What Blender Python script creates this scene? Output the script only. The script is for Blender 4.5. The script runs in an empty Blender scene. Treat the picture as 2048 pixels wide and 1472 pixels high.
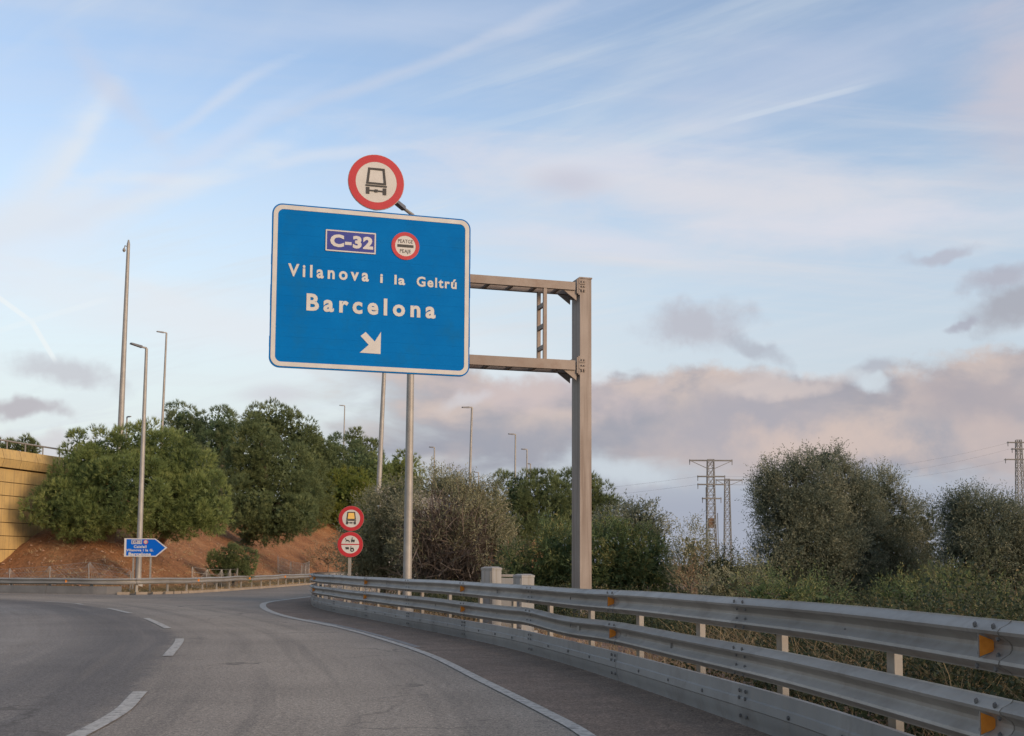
import bpy, bmesh, math, random
import numpy as np
from mathutils import Vector, Matrix, Quaternion
R = math.radians
random.seed(4); RNG = np.random.default_rng(4)
sc = bpy.context.scene
COL = sc.collection
# ------------------------------------------------------------------ camera
F = 2350.0; CX, CY = 1024.0, 924.4            # focal length and principal point in pixels of the 2048 px photograph
PITCH, ROLL, HC = R(5.0), R(0.3), 1.36
CAM = Vector((0, 0, HC))
fw = Vector((0, math.cos(PITCH), math.sin(PITCH))); r0 = Vector((1, 0, 0)); u0 = r0.cross(fw)
rt = r0 * math.cos(ROLL) + u0 * math.sin(ROLL); up = u0 * math.cos(ROLL) - r0 * math.sin(ROLL)
cd = bpy.data.cameras.new('camera'); cam = bpy.data.objects.new('camera', cd); COL.objects.link(cam); sc.camera = cam
cd.sensor_width = 36; cd.lens = 36 * F / 2048; cd.shift_y = (CY - 736) / 2048; cd.clip_start = 0.1; cd.clip_end = 9000
cam.matrix_world = Matrix(((rt.x, up.x, -fw.x, 0), (rt.y, up.y, -fw.y, 0), (rt.z, up.z, -fw.z, HC), (0, 0, 0, 1)))
def ray(x, y): return fw + rt * ((x - CX) / F) - up * ((y - CY) / F)
def P(x, y, Y):
    d = ray(x, y); return CAM + d * (Y / d.y)
def G(x, y, z=0.0):
    d = ray(x, y); return CAM + d * ((z - HC) / d.z)
# ------------------------------------------------------------------ sky
SUN_EL, SUN_AZ = R(15), R(128)
w = bpy.data.worlds.new('World'); sc.world = w; w.use_nodes = True
nt = w.node_tree; bg = nt.nodes['Background']; WS = 0.15; bg.inputs[1].default_value = WS
def lk(a, b): nt.links.new(a, b)
def setin(sock, v):
    if hasattr(v, 'is_linked'): lk(v, sock)
    else: sock.default_value = v
def m(op, a, b=0.0, c=0.0, clamp=False):
    n = nt.nodes.new('ShaderNodeMath'); n.operation = op; n.use_clamp = clamp
    setin(n.inputs[0], a); setin(n.inputs[1], b); setin(n.inputs[2], c); return n.outputs[0]
def vm(op, a, b):
    n = nt.nodes.new('ShaderNodeVectorMath'); n.operation = op; setin(n.inputs[0], a)
    if op == 'SCALE': setin(n.inputs[3], b)
    else: setin(n.inputs[1], b)
    return n.outputs['Value'] if op in ('DOT_PRODUCT', 'LENGTH') else n.outputs[0]
def sm(v, a, b, x=0.0, y=1.0):
    n = nt.nodes.new('ShaderNodeMapRange'); n.interpolation_type = 'SMOOTHSTEP'; setin(n.inputs[0], v)
    n.inputs[1].default_value, n.inputs[2].default_value, n.inputs[3].default_value, n.inputs[4].default_value = a, b, x, y
    return n.outputs[0]
def noise(v, scale, detail=4, rough=.55, dist=0.0, col=False):
    n = nt.nodes.new('ShaderNodeTexNoise'); setin(n.inputs['Vector'], v); n.inputs['Scale'].default_value = scale
    n.inputs['Detail'].default_value = detail; n.inputs['Roughness'].default_value = rough; n.inputs['Distortion'].default_value = dist
    return n.outputs['Color'] if col else n.outputs['Fac']
def mix(f, a, b):
    n = nt.nodes.new('ShaderNodeMix'); n.data_type = 'RGBA'; setin(n.inputs[0], f)
    for s, v in ((n.inputs[6], a), (n.inputs[7], b)):
        if isinstance(v, tuple): s.default_value = (v[0], v[1], v[2], 1)
        else: lk(v, s)
    return n.outputs[2]
def xyz(x, y, z):
    n = nt.nodes.new('ShaderNodeCombineXYZ')
    for i, v in enumerate((x, y, z)): setin(n.inputs[i], v)
    return n.outputs[0]
def lin(c): return tuple((v / 255 / 12.92) if v <= 10 else ((v / 255 + .055) / 1.055) ** 2.4 for v in c)
def skc(r, g, b): return tuple(v / WS for v in lin((r, g, b)))
tc = nt.nodes.new('ShaderNodeTexCoord'); D = tc.outputs['Generated']
sp = nt.nodes.new('ShaderNodeSeparateXYZ'); lk(D, sp.inputs[0]); dx, dy, dz = sp.outputs
el = m('ARCSINE', dz)
sky = nt.nodes.new('ShaderNodeTexSky'); sky.sky_type = 'NISHITA'; sky.sun_disc = False
sky.sun_elevation = SUN_EL; sky.sun_rotation = SUN_AZ
tint = nt.nodes.new('ShaderNodeMix'); tint.data_type = 'RGBA'; tint.blend_type = 'MULTIPLY'; tint.inputs[0].default_value = 1
lk(sky.outputs[0], tint.inputs[6]); tint.inputs[7].default_value = (1.72, 1.60, 1.60, 1)
col = tint.outputs[2]
hzn = mix(sm(dx, -.25, .30), skc(221, 229, 229), skc(200, 209, 218))
col = mix(sm(el, .42, .07, 0, .92), col, hzn)                               # pale air towards the horizon
zc = m('MAXIMUM', m('ADD', dz, .05), .03)
qx, qy = m('DIVIDE', dx, zc), m('DIVIDE', dy, zc)
def streak(ang, along, across, seed, det=5):
    ca, sa = math.cos(ang), math.sin(ang)
    a = m('ADD', m('MULTIPLY', qx, ca), m('MULTIPLY', qy, sa)); b = m('SUBTRACT', m('MULTIPLY', qy, ca), m('MULTIPLY', qx, sa))
    return noise(xyz(m('MULTIPLY', a, along), m('MULTIPLY', b, across), seed), 1.0, det, .58, .5)
white = skc(217, 225, 232); pinkw = skc(221, 221, 226)
s1 = sm(streak(R(-42), .34, 1.6, 3.2, 6), .47, .72)
s1c = sm(streak(R(-36), .7, 6.5, 21.3, 7), .48, .70); s1d = sm(streak(R(8), .8, 6.0, 31.3, 7), .47, .72)
s1b = sm(streak(R(-50), .5, 3.2, 7.7), .50, .78)
lf = sm(dx, .22, -.12)
s1c = m('MULTIPLY', s1c, sm(noise(D, 5.0, 3, .5), .40, .60))
col = mix(m('MULTIPLY', m('ADD', m('MULTIPLY', s1, .62), m('ADD', m('MULTIPLY', s1b, .45), m('MULTIPLY', s1c, .55)), clamp=True), m('ADD', .45, m('MULTIPLY', lf, .4))), col, white)
s2 = sm(streak(R(14), .33, 1.25, 11.4, 6), .44, .68)
rm = m('MULTIPLY', sm(dx, -.12, .06), m('MULTIPLY', sm(el, .18, .27), sm(el, .41, .32)))
col = mix(m('MULTIPLY', m('ADD', m('MULTIPLY', s2, .85), m('MULTIPLY', s1d, .4), clamp=True), m('ADD', .22, m('MULTIPLY', rm, .62))), col, pinkw)
nz = noise(D, 7.0, 5, .6, 0, True)
DW = vm('ADD', D, vm('SCALE', vm('SUBTRACT', nz, (.5, .5, .5)), .085))       # ragged direction for cloud edges
fine = noise(D, 26.0, 5, .62)
DS = vm('ADD', D, vm('SCALE', vm('SUBTRACT', noise(D, 4.0, 3, .5, 0, True), (.5, .5, .5)), .05))
sfine = noise(xyz(m('MULTIPLY', dx, 1.0), dy, m('MULTIPLY', dz, 3.2)), 9.0, 6, .6, .4)
def blob(px, py, rx, ry, rot=0.0, soft=False):
    c = ray(px, py).normalized(); e1 = Vector((c.y, -c.x, 0)).normalized(); e2 = e1.cross(c)
    a = R(rot); f1 = e1 * math.cos(a) + e2 * math.sin(a); f2 = e2 * math.cos(a) - e1 * math.sin(a)
    DW_ = DS if soft else DW
    aa = m('MULTIPLY', vm('DOT_PRODUCT', DW_, tuple(f1)), F / rx); bb = m('MULTIPLY', m('SUBTRACT', vm('DOT_PRODUCT', DW_, tuple(f2)), 0.0), F / ry)
    g = m('SUBTRACT', 1.0, m('SQRT', m('ADD', m('MULTIPLY', aa, aa), m('MULTIPLY', bb, bb))))
    g = m('ADD', g, m('MULTIPLY', m('SUBTRACT', sfine if soft else fine, .5), 1.5 if soft else 1.3))
    return m('MULTIPLY', sm(g, -.35, 1.0) if soft else sm(g, -.1, .75), sm(vm('DOT_PRODUCT', D, tuple(c)), .5, .8))
for (px, py, rx, ry, rot, c, f) in (
        (480, 640, 780, 75, -8, (229, 234, 240), .75), (120, 440, 260, 75, 35, (224, 231, 242), .6), (300, 385, 300, 30, 22, (222, 230, 240), .8), (130, 310, 170, 22, 62, (224, 231, 240), .75), (60, 430, 220, 28, 35, (224, 231, 240), .75), (310, 345, 150, 16, 2, (226, 232, 240), .6), (450, 200, 180, 14, 30, (214, 222, 236), .5), (650, 330, 200, 14, 10, (222, 228, 238), .5), (240, 560, 260, 18, -8, (228, 234, 240), .5), (90, 340, 230, 46, 58, (222, 231, 242), .6), (420, 300, 260, 22, 30, (212, 222, 240), .5), (760, 60, 600, 40, 10, (200, 212, 234), .35), (1650, 130, 420, 90, 8, (196, 205, 226), .5),
        (820, 150, 330, 15, 24, (205, 213, 229), .5), (1070, 30, 160, 14, 24, (204, 212, 228), .45), (230, 170, 150, 30, -40, (205, 210, 226), .5),
        (1430, 385, 620, 85, -8, (224, 222, 228), .8), (1200, 320, 330, 60, 4, (216, 219, 232), .55), (1150, 490, 240, 30, -4, (224, 223, 232), .6), (1750, 440, 420, 30, -4, (222, 222, 232), .6),
        (1150, 372, 90, 36, 0, (196, 197, 212), .6),
        (1400, 662, 125, 58, -4, (184, 183, 193), .75), (1520, 716, 78, 25, -32, (170, 172, 184), .62), (1745, 752, 70, 24, 14, (174, 176, 187), .72),
        (1895, 492, 78, 18, 8, (182, 184, 198), .75), (2020, 608, 110, 52, 30, (168, 169, 179), .85), (1925, 655, 30, 12, 0, (172, 174, 188), .8), (2000, 545, 90, 30, 20, (176, 177, 190), .8),
        (2060, 160, 150, 150, 20, (202, 199, 210), .85), (130, 752, 115, 34, -10, (190, 188, 196), .65), (40, 826, 110, 24, -6, (180, 174, 181), .8),
        (560, 780, 80, 22, 0, (206, 204, 212), .6), (100, 900, 240, 34, 0, (205, 198, 204), .6)):
    col = mix(m('MULTIPLY', blob(px, py, rx, ry, rot, c[2] > 209), f), col, skc(*c))
# long bank of grey and pink cloud to the right, above a blue-grey strip of far air
col = mix(m('MULTIPLY', sm(el, .115, .045), sm(m('ADD', dx, m('MULTIPLY', m('SUBTRACT', fine, .5), .1)), -.20, .03, 0, .9)), col, skc(163, 169, 186))
n1 = noise(xyz(m('MULTIPLY', dx, 1.0), dy, m('MULTIPLY', dz, 1.7)), 5.5, 5, .55); n2 = noise(xyz(dx, dy, m('MULTIPLY', dz, 2.2)), 9.0, 5, .55, .3)
n3 = noise(D, 22.0, 6, .62); elw = m('ADD', m('ADD', el, m('MULTIPLY', m('SUBTRACT', n1, .5), -.12)), m('MULTIPLY', m('SUBTRACT', n3, .5), -.045)); elw2 = m('ADD', el, m('MULTIPLY', m('SUBTRACT', n2, .5), -.12))
bank = m('MULTIPLY', m('MULTIPLY', sm(elw, .180, .163), sm(elw2, .052, .092)), sm(m('ADD', dx, m('MULTIPLY', m('SUBTRACT', n2, .5), .3)), -.20, -.06))
bcol = mix(sm(n2, .40, .60), skc(164, 162, 171), skc(206, 190, 184))
bcol = mix(sm(elw, .155, .105), bcol, mix(sm(n1, .42, .6), skc(158, 160, 172), skc(192, 181, 181)))
col = mix(m('MULTIPLY', bank, .95), col, bcol)
for (px, py, rx, ry, rot, c, f) in ((1480, 835, 240, 80, 4, (172, 170, 180), .75), (1700, 885, 240, 60, -6, (222, 200, 188), .7), (1560, 772, 170, 22, 3, (216, 203, 199), .65), (1950, 800, 170, 60, 0, (178, 170, 175), .7), (2010, 860, 120, 50, 0, (212, 193, 186), .5), (1080, 800, 260, 46, 0, (205, 192, 194), .6), (1745, 778, 60, 22, -40, (208, 218, 226), .8)):
    col = mix(m('MULTIPLY', blob(px, py, rx, ry, rot), f), col, skc(*c))
gap = m('MULTIPLY', blob(1240, 935, 150, 34, -4), .75)
col = mix(gap, col, skc(205, 214, 222))
col = mix(m('MULTIPLY', blob(925, 820, 70, 26, 20), .5), col, skc(214, 216, 224))
for (a, b, wd, f) in (((-30, 575), (66, 645), 6, .6), ((58, 634), (114, 728), 6, .6), ((-40, 672), (235, 592), 7, .2), ((1435, 248), (1760, 165), 7, .15)):
    A, B = ray(*a).normalized(), ray(*b).normalized(); n_ = A.cross(B).normalized(); c = (A + B).normalized()
    k = vm('DOT_PRODUCT', A, tuple(c)) if False else A.dot(c)
    f_ = m('MULTIPLY', sm(m('ABSOLUTE', vm('DOT_PRODUCT', D, tuple(n_))), wd / F, .4 * wd / F, 0, f), sm(vm('DOT_PRODUCT', D, tuple(c)), k, k + (1 - k) * .7))
    col = mix(f_, col, skc(242, 246, 246))
col = mix(sm(dz, -.005, -.06), col, skc(95, 90, 82))
lk(col, bg.inputs[0])
sl = bpy.data.lights.new('sun', 'SUN'); so = bpy.data.objects.new('sun', sl); COL.objects.link(so)
sl.energy = 3.0; sl.angle = R(24); sl.color = (1.0, .74, .52)
sd = Vector((math.sin(SUN_AZ) * math.cos(SUN_EL), math.cos(SUN_AZ) * math.cos(SUN_EL), math.sin(SUN_EL)))
so.rotation_euler = sd.to_track_quat('Z', 'Y').to_euler(); so.location = (20, -20, 30)
sc.view_settings.view_transform = 'Standard'; sc.view_settings.look = 'None'; sc.view_settings.gamma = 1; sc.view_settings.use_curve_mapping = False
sc.view_settings.exposure = 0.0
sc.render.engine = 'CYCLES'; sc.cycles.max_bounces = 6; sc.cycles.diffuse_bounces = 3; sc.cycles.transparent_max_bounces = 4

# ------------------------------------------------------------------ helpers
def tag(o, label=None, cat=None, group=None, kind=None):
    for k, v in (('label', label), ('category', cat), ('group', group), ('kind', kind)):
        if v: o[k] = v
    return o
def origin(o):
    v = Vector((0, 0, 0))
    while o: v += o.location; o = o.parent
    return v
def link(name, me, parent=None, loc=None):
    o = bpy.data.objects.new(name, me); COL.objects.link(o)
    if parent: o.parent = parent
    if loc is not None: o.location = loc
    return o
def thing(name, label, cat, loc, group=None):
    o = link(name, None, None, Vector(loc)); o.empty_display_size = .2
    return tag(o, label, cat, group)
class MB:
    def __init__(s): s.v, s.f, s.mi = [], [], []
    def add(s, vs, fs, mi=0):
        b = len(s.v); s.v += [tuple(v) for v in vs]
        for f in fs: s.f.append(tuple(i + b for i in f)); s.mi.append(mi)
        return s
    def box(s, c, size, ax=None, mi=0):
        c = Vector(c); X, Y, Z = ax or (Vector((1, 0, 0)), Vector((0, 1, 0)), Vector((0, 0, 1))); h = [q / 2 for q in size]
        vs = [c + X * (h[0] * a) + Y * (h[1] * b) + Z * (h[2] * d) for a in (-1, 1) for b in (-1, 1) for d in (-1, 1)]
        return s.add(vs, [(0, 1, 3, 2), (4, 6, 7, 5), (0, 4, 5, 1), (2, 3, 7, 6), (0, 2, 6, 4), (1, 5, 7, 3)], mi)
    def tube(s, pts, rad, n=8, mi=0, cap=True):
        pts = [Vector(p) for p in pts]; rad = rad if isinstance(rad, (list, tuple)) else [rad] * len(pts); vs, fs = [], []
        for i, p in enumerate(pts):
            t = (pts[min(i + 1, len(pts) - 1)] - pts[max(i - 1, 0)]).normalized()
            a = t.cross(Vector((0, 0, 1))) if abs(t.z) < .9 else t.cross(Vector((0, 1, 0))); a.normalize(); b = t.cross(a)
            for k in range(n):
                q = 2 * math.pi * (k + .5) / n; vs.append(p + (a * math.cos(q) + b * math.sin(q)) * rad[i])
        for i in range(len(pts) - 1):
            for k in range(n): fs.append((i * n + k, i * n + (k + 1) % n, (i + 1) * n + (k + 1) % n, (i + 1) * n + k))
        if cap: fs += [tuple(range(n - 1, -1, -1)), tuple((len(pts) - 1) * n + k for k in range(n))]
        return s.add(vs, fs, mi)
    def prism(s, front, back, mi=0):
        n = len(front); fs = [tuple(range(n)), tuple(range(2 * n - 1, n - 1, -1))]
        fs += [((i + 1) % n, i, n + i, n + (i + 1) % n) for i in range(n)]
        return s.add(list(front) + list(back), fs, mi)
    def ring(s, of, inf, ob, ib, mi=0):
        n = len(of); fs = []
        for i in range(n):
            j = (i + 1) % n
            fs += [(i, j, n + j, n + i), (2 * n + j, 2 * n + i, 3 * n + i, 3 * n + j), (j, i, 2 * n + i, 2 * n + j), (n + i, n + j, 3 * n + j, 3 * n + i)]
        return s.add(list(of) + list(inf) + list(ob) + list(ib), fs, mi)
    def build(s, name, mat, parent=None, smooth=False, sharp=35, kind=None):
        off = origin(parent); me = bpy.data.meshes.new(name)
        me.from_pydata([(v[0] - off.x, v[1] - off.y, v[2] - off.z) for v in s.v], [], s.f)
        mats = mat if isinstance(mat, (list, tuple)) else [mat]
        for q in mats: me.materials.append(q)
        if len(mats) > 1: me.polygons.foreach_set('material_index', s.mi)
        bm = bmesh.new(); bm.from_mesh(me); bmesh.ops.recalc_face_normals(bm, faces=bm.faces); bm.to_mesh(me); bm.free()
        if smooth: me.shade_smooth(); me.set_sharp_from_angle(angle=R(sharp))
        me.update(); o = link(name, me, parent)
        if kind: o['kind'] = kind
        return o
def npmesh(name, V, K, mat, parent=None, tint=None, normals=None):
    """V: (n*K,3) loose K-gons"""
    off = np.array(origin(parent)); V = np.asarray(V, dtype=np.float32).reshape(-1, 3) - off.astype(np.float32); nf = len(V) // K
    me = bpy.data.meshes.new(name); me.vertices.add(len(V)); me.vertices.foreach_set('co', V.ravel())
    me.loops.add(len(V)); me.loops.foreach_set('vertex_index', np.arange(len(V), dtype=np.int32))
    me.polygons.add(nf); me.polygons.foreach_set('loop_start', np.arange(0, len(V), K, dtype=np.int32))
    if tint is not None:
        a = me.attributes.new('tint', 'FLOAT', 'FACE'); a.data.foreach_set('value', np.asarray(tint, dtype=np.float32))
    me.materials.append(mat); me.update(calc_edges=True); me.validate()
    return link(name, me, parent)
def ribbon(name, pts, wd, z, mat, kind='structure', parent=None, z2=None):
    """flat strip along a path; wd = (left, right) offsets"""
    mb = MB(); n = len(pts); vs = []
    for i, p in enumerate(pts):
        a, b = pts[max(i - 1, 0)], pts[min(i + 1, n - 1)]; t = Vector((b[0] - a[0], b[1] - a[1], 0)).normalized(); nn = Vector((t.y, -t.x, 0))
        zz = z(p[0], p[1]) if callable(z) else z
        for q in wd: vs.append(Vector((p[0], p[1], zz)) + nn * q)
    mb.add(vs, [(2 * i, 2 * i + 1, 2 * i + 3, 2 * i + 2) for i in range(n - 1)])
    return mb.build(name, mat, parent, kind=kind)
def smooth_path(pts, step=.25):
    pts = [np.array(p, float) for p in pts]; out = []
    for i in range(len(pts) - 1):
        p0, p1, p2, p3 = pts[max(i - 1, 0)], pts[i], pts[i + 1], pts[min(i + 2, len(pts) - 1)]
        n = max(2, int(np.linalg.norm(p2 - p1) / step))
        for k in range(n):
            t = k / n; out.append(.5 * (2 * p1 + (p2 - p0) * t + (2 * p0 - 5 * p1 + 4 * p2 - p3) * t * t + (3 * p1 - p0 - 3 * p2 + p3) * t ** 3))
    out.append(pts[-1]); return np.array(out)
class Path:
    def __init__(s, pts, step=.25):
        s.p = smooth_path(pts, step); s.s = np.concatenate([[0], np.cumsum(np.linalg.norm(np.diff(s.p, axis=0), axis=1))]); s.L = s.s[-1]
    def at(s, q): return Vector((np.interp(q, s.s, s.p[:, 0]), np.interp(q, s.s, s.p[:, 1]), 0))
    def tan(s, q): return (s.at(min(q + .2, s.L)) - s.at(max(q - .2, 0))).normalized()
    def near(s, x, y): return float(s.s[np.argmin((s.p[:, 0] - x) ** 2 + (s.p[:, 1] - y) ** 2)])

# ------------------------------------------------------------------ materials
class Mat:
    def __init__(s, name, rough=.6, metal=0.0, spec=.4):
        s.m = bpy.data.materials.new(name); s.m.use_nodes = True; s.t = s.m.node_tree; s.b = s.t.nodes['Principled BSDF']
        s.b.inputs['Roughness'].default_value = rough; s.b.inputs['Metallic'].default_value = metal; s.b.inputs['Specular IOR Level'].default_value = spec
        s.obj = None
    def n(s, ty, **kw):
        q = s.t.nodes.new(ty)
        for k, v in kw.items(): setattr(q, k, v)
        return q
    def l(s, a, b): s.t.links.new(a, b)
    def coord(s, kind='Object', scale=(1, 1, 1)):
        if s.obj is None: s.obj = s.n('ShaderNodeTexCoord')
        mp = s.n('ShaderNodeMapping'); mp.inputs['Scale'].default_value = scale; s.l(s.obj.outputs[kind], mp.inputs[0]); return mp.outputs[0]
    def world(s, scale=(1, 1, 1)):
        g = s.n('ShaderNodeNewGeometry'); mp = s.n('ShaderNodeMapping'); mp.inputs['Scale'].default_value = scale; s.l(g.outputs['Position'], mp.inputs[0]); return mp.outputs[0]
    def noise(s, v, scale, det=4, rough=.6):
        q = s.n('ShaderNodeTexNoise'); s.l(v, q.inputs['Vector']); q.inputs['Scale'].default_value = scale; q.inputs['Detail'].default_value = det; q.inputs['Roughness'].default_value = rough; return q.outputs['Fac']
    def ramp(s, f, stops):
        q = s.n('ShaderNodeValToRGB'); e = q.color_ramp.elements
        while len(e) < len(stops): e.new(.5)
        for i, (p, c) in enumerate(stops): e[i].position = p; e[i].color = (c[0], c[1], c[2], 1) if isinstance(c, (tuple, list)) else (c, c, c, 1)
        s.l(f, q.inputs[0]); return q.outputs[0]
    def mix(s, f, a, b, mode='MIX'):
        q = s.n('ShaderNodeMix', data_type='RGBA', blend_type=mode)
        if isinstance(f, float): q.inputs[0].default_value = f
        else: s.l(f, q.inputs[0])
        for k, v in ((6, a), (7, b)):
            if isinstance(v, (tuple, list)): q.inputs[k].default_value = (v[0], v[1], v[2], 1)
            else: s.l(v, q.inputs[k])
        return q.outputs[2]
    def color(s, c):
        if isinstance(c, (tuple, list)): s.b.inputs['Base Color'].default_value = (c[0], c[1], c[2], 1)
        else: s.l(c, s.b.inputs['Base Color'])
        return s
    def bump(s, h, strength=.3, dist=.01):
        q = s.n('ShaderNodeBump'); q.inputs['Strength'].default_value = strength; q.inputs['Distance'].default_value = dist; s.l(h, q.inputs['Height']); s.l(q.outputs[0], s.b.inputs['Normal']); return s
def mottled(name, a, b, scale=3.0, rough=.7, metal=0.0, bump=.15, streak=None, dirt=None, spec=.35, stretch=(1, 1, 1), bscale=14, vary=0.0):
    M = Mat(name, rough, metal, spec); v = M.world(stretch); n = M.noise(v, scale, 5)
    c = M.ramp(n, [(.32, a), (.68, b)])
    if streak:
        st = M.noise(M.world((9, 9, .35)), 1.0, 4); c = M.mix(M.ramp(st, [(.48, 0.0), (.66, 1.0)]), c, streak)
    if dirt:
        dn = M.noise(M.world(), 1.7, 6, .7); c = M.mix(M.ramp(dn, [(.50, 0.0), (.72, .8)]), c, dirt)
    if vary:
        oi = M.n('ShaderNodeObjectInfo'); c = M.mix(1.0, c, M.ramp(oi.outputs['Random'], [(0, 1 - vary), (1, 1 + vary)]), 'MULTIPLY')
    M.color(c)
    if bump >= .05: M.bump(M.noise(M.world(), scale * bscale, 3), bump, .006)
    return M.m
MT = {}
MT['galv'] = mottled('galvanised_steel', (.29, .262, .228), (.37, .337, .297), 2.2, .5, .30, .05, dirt=(.20, .17, .14), spec=.4, vary=.13, streak=(.32, .285, .245))
MT['skirt'] = mottled('skirt_paint', (.235, .228, .216), (.295, .284, .268), 1.6, .55, .15, .05, dirt=(.18, .165, .15), vary=.10, streak=(.265, .25, .23))
MT['farrail'] = mottled('weathered_steel', (.25, .235, .21), (.34, .32, .285), 1.2, .5, .35, .05)
MT['farskirt'] = mottled('dull_skirt_steel', (.15, .14, .125), (.22, .205, .185), 1.2, .6, .2, .05)
MT['kerb'] = mottled('sandy_kerb', (.25, .20, .145), (.34, .275, .205), 1.2, .9, 0, .2)
MT['post'] = mottled('post_steel', (.25, .235, .205), (.34, .315, .275), 5, .6, .2, .1, dirt=(.26, .21, .16))
MT['bolt'] = mottled('bolt_steel', (.10, .10, .10), (.16, .155, .15), 30, .5, .5, .05)
MT['gpost'] = mottled('rust_streaked_post', (.24, .20, .17), (.30, .255, .22), 1.2, .6, .15, .05, streak=(.185, .145, .118))
MT['gantry'] = mottled('rust_stained_steel', (.225, .18, .148), (.285, .235, .195), 1.2, .6, .15, .05, dirt=(.20, .135, .10))
MT['lamp'] = mottled('lamp_post_steel', (.28, .265, .24), (.36, .34, .305), 2.5, .55, .3, .06, dirt=(.30, .27, .23))
MT['luminaire'] = mottled('luminaire_grey', (.13, .13, .135), (.18, .18, .18), 8, .5, .2, .05)
MT['blue'] = mottled('sign_blue', (.001, .130, .39), (.002, .150, .43), 1.3, .6, 0, .02, spec=.03, dirt=(.006, .128, .33))
MT['blue2'] = mottled('arrow_sign_blue', (.003, .095, .45), (.004, .11, .5), 1.3, .5, 0, .02, spec=.08)
MT['violet'] = mottled('plate_blue', (.020, .030, .21), (.026, .038, .25), 5, .42, 0, .02)
MT['white'] = mottled('sign_white', (.50, .475, .43), (.57, .545, .50), 3, .5, 0, .03)
MT['red'] = mottled('sign_red', (.40, .020, .026), (.46, .028, .034), 3, .45, 0, .03)
MT['black'] = mottled('sign_black', (.03, .028, .026), (.05, .045, .04), 6, .5, 0, .03)
MT['yellow'] = mottled('sign_yellow', (.75, .45, .10), (.82, .52, .14), 6, .5, 0, .03)
MT['orange'] = mottled('reflector_orange', (.72, .22, .025), (.85, .30, .04), 25, .35, 0, .2)
MT['ochre'] = mottled('ochre_concrete', (.43, .295, .115), (.51, .36, .145), .55, .85, 0, .2, streak=(.36, .255, .115), dirt=(.34, .235, .11))
MT['joint'] = mottled('dark_joint', (.10, .065, .03), (.15, .10, .05), 2, .9, 0, .1)
MT['concrete'] = mottled('grey_concrete', (.36, .34, .30), (.47, .44, .40), 1.2, .9, 0, .2, dirt=(.28, .26, .22))
MT['cabinet'] = mottled('cabinet_paint', (.25, .25, .24), (.29, .285, .27), 1.5, .55, 0, .03, streak=(.235, .22, .195))
MT['pylon'] = mottled('pylon_steel', (.17, .165, .155), (.24, .23, .215), .5, .6, .2, .05)
MT['wire'] = mottled('dark_wire', (.05, .05, .055), (.08, .08, .08), 1, .6, .2, .02)
MT['rust'] = mottled('rusty_brown', (.20, .12, .075), (.28, .17, .10), 2, .8, 0, .1)
MT['bark'] = mottled('bark', (.10, .075, .055), (.19, .145, .105), 6, .95, 0, .6)
MT['twig'] = mottled('twig_brown', (.13, .105, .088), (.22, .18, .15), 3, .95, 0, .1)
MT['netting'] = mottled('fence_netting', (.24, .23, .215), (.32, .31, .29), 2, .6, .3, .02)
FG = 1.75
def foliage(name, stops, trans=.35, rough=.6):
    M = Mat(name, rough, 0, .25); a = M.n('ShaderNodeAttribute'); a.attribute_name = 'tint'
    c = M.ramp(a.outputs['Fac'], [(p, tuple(v * FG for v in q)) for p, q in stops]); M.color(c)
    tr = M.n('ShaderNodeBsdfTranslucent'); M.l(c, tr.inputs[0]); mx = M.n('ShaderNodeMixShader'); mx.inputs[0].default_value = trans
    M.l(M.b.outputs[0], mx.inputs[1]); M.l(tr.outputs[0], mx.inputs[2])
    M.l(mx.outputs[0], M.t.nodes['Material Output'].inputs['Surface']); return M.m
FO = {
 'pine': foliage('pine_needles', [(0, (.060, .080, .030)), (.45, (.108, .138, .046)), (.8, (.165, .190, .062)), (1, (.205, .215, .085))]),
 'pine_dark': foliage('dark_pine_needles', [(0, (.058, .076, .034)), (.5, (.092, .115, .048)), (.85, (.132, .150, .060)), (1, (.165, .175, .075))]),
 'pine_yellow': foliage('yellowish_pine_needles', [(0, (.060, .090, .025)), (.5, (.120, .140, .032)), (1, (.22, .205, .045))]),
 'pine_grey': foliage('greyish_pine_needles', [(0, (.055, .085, .040)), (.5, (.095, .125, .060)), (1, (.145, .160, .085))]),
 'olive': foliage('olive_leaves', [(0, (.044, .056, .040)), (.45, (.090, .102, .068)), (.8, (.165, .162, .105)), (1, (.27, .25, .17))]),
 'olive_dry': foliage('dry_olive_leaves', [(0, (.075, .080, .045)), (.5, (.15, .145, .082)), (1, (.27, .245, .15))]),
 'oleander': foliage('oleander_leaves', [(0, (.040, .065, .030)), (.5, (.082, .105, .040)), (.85, (.15, .135, .050)), (1, (.26, .17, .07))]),
 'weed': foliage('weed_leaves', [(0, (.014, .022, .011)), (.5, (.034, .043, .020)), (.82, (.072, .064, .032)), (1, (.17, .125, .06))]),
 'dry': foliage('dry_grass', [(0, (.13, .088, .046)), (.5, (.21, .148, .078)), (1, (.32, .24, .135))], .25),
 'drybrown': foliage('dry_shrub_twigs', [(0, (.085, .058, .034)), (.5, (.14, .094, .052)), (1, (.22, .155, .09))], .25),
 'twig': foliage('bare_twigs', [(0, (.045, .036, .030)), (.5, (.085, .067, .054)), (1, (.14, .112, .088))], .1)}
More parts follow.
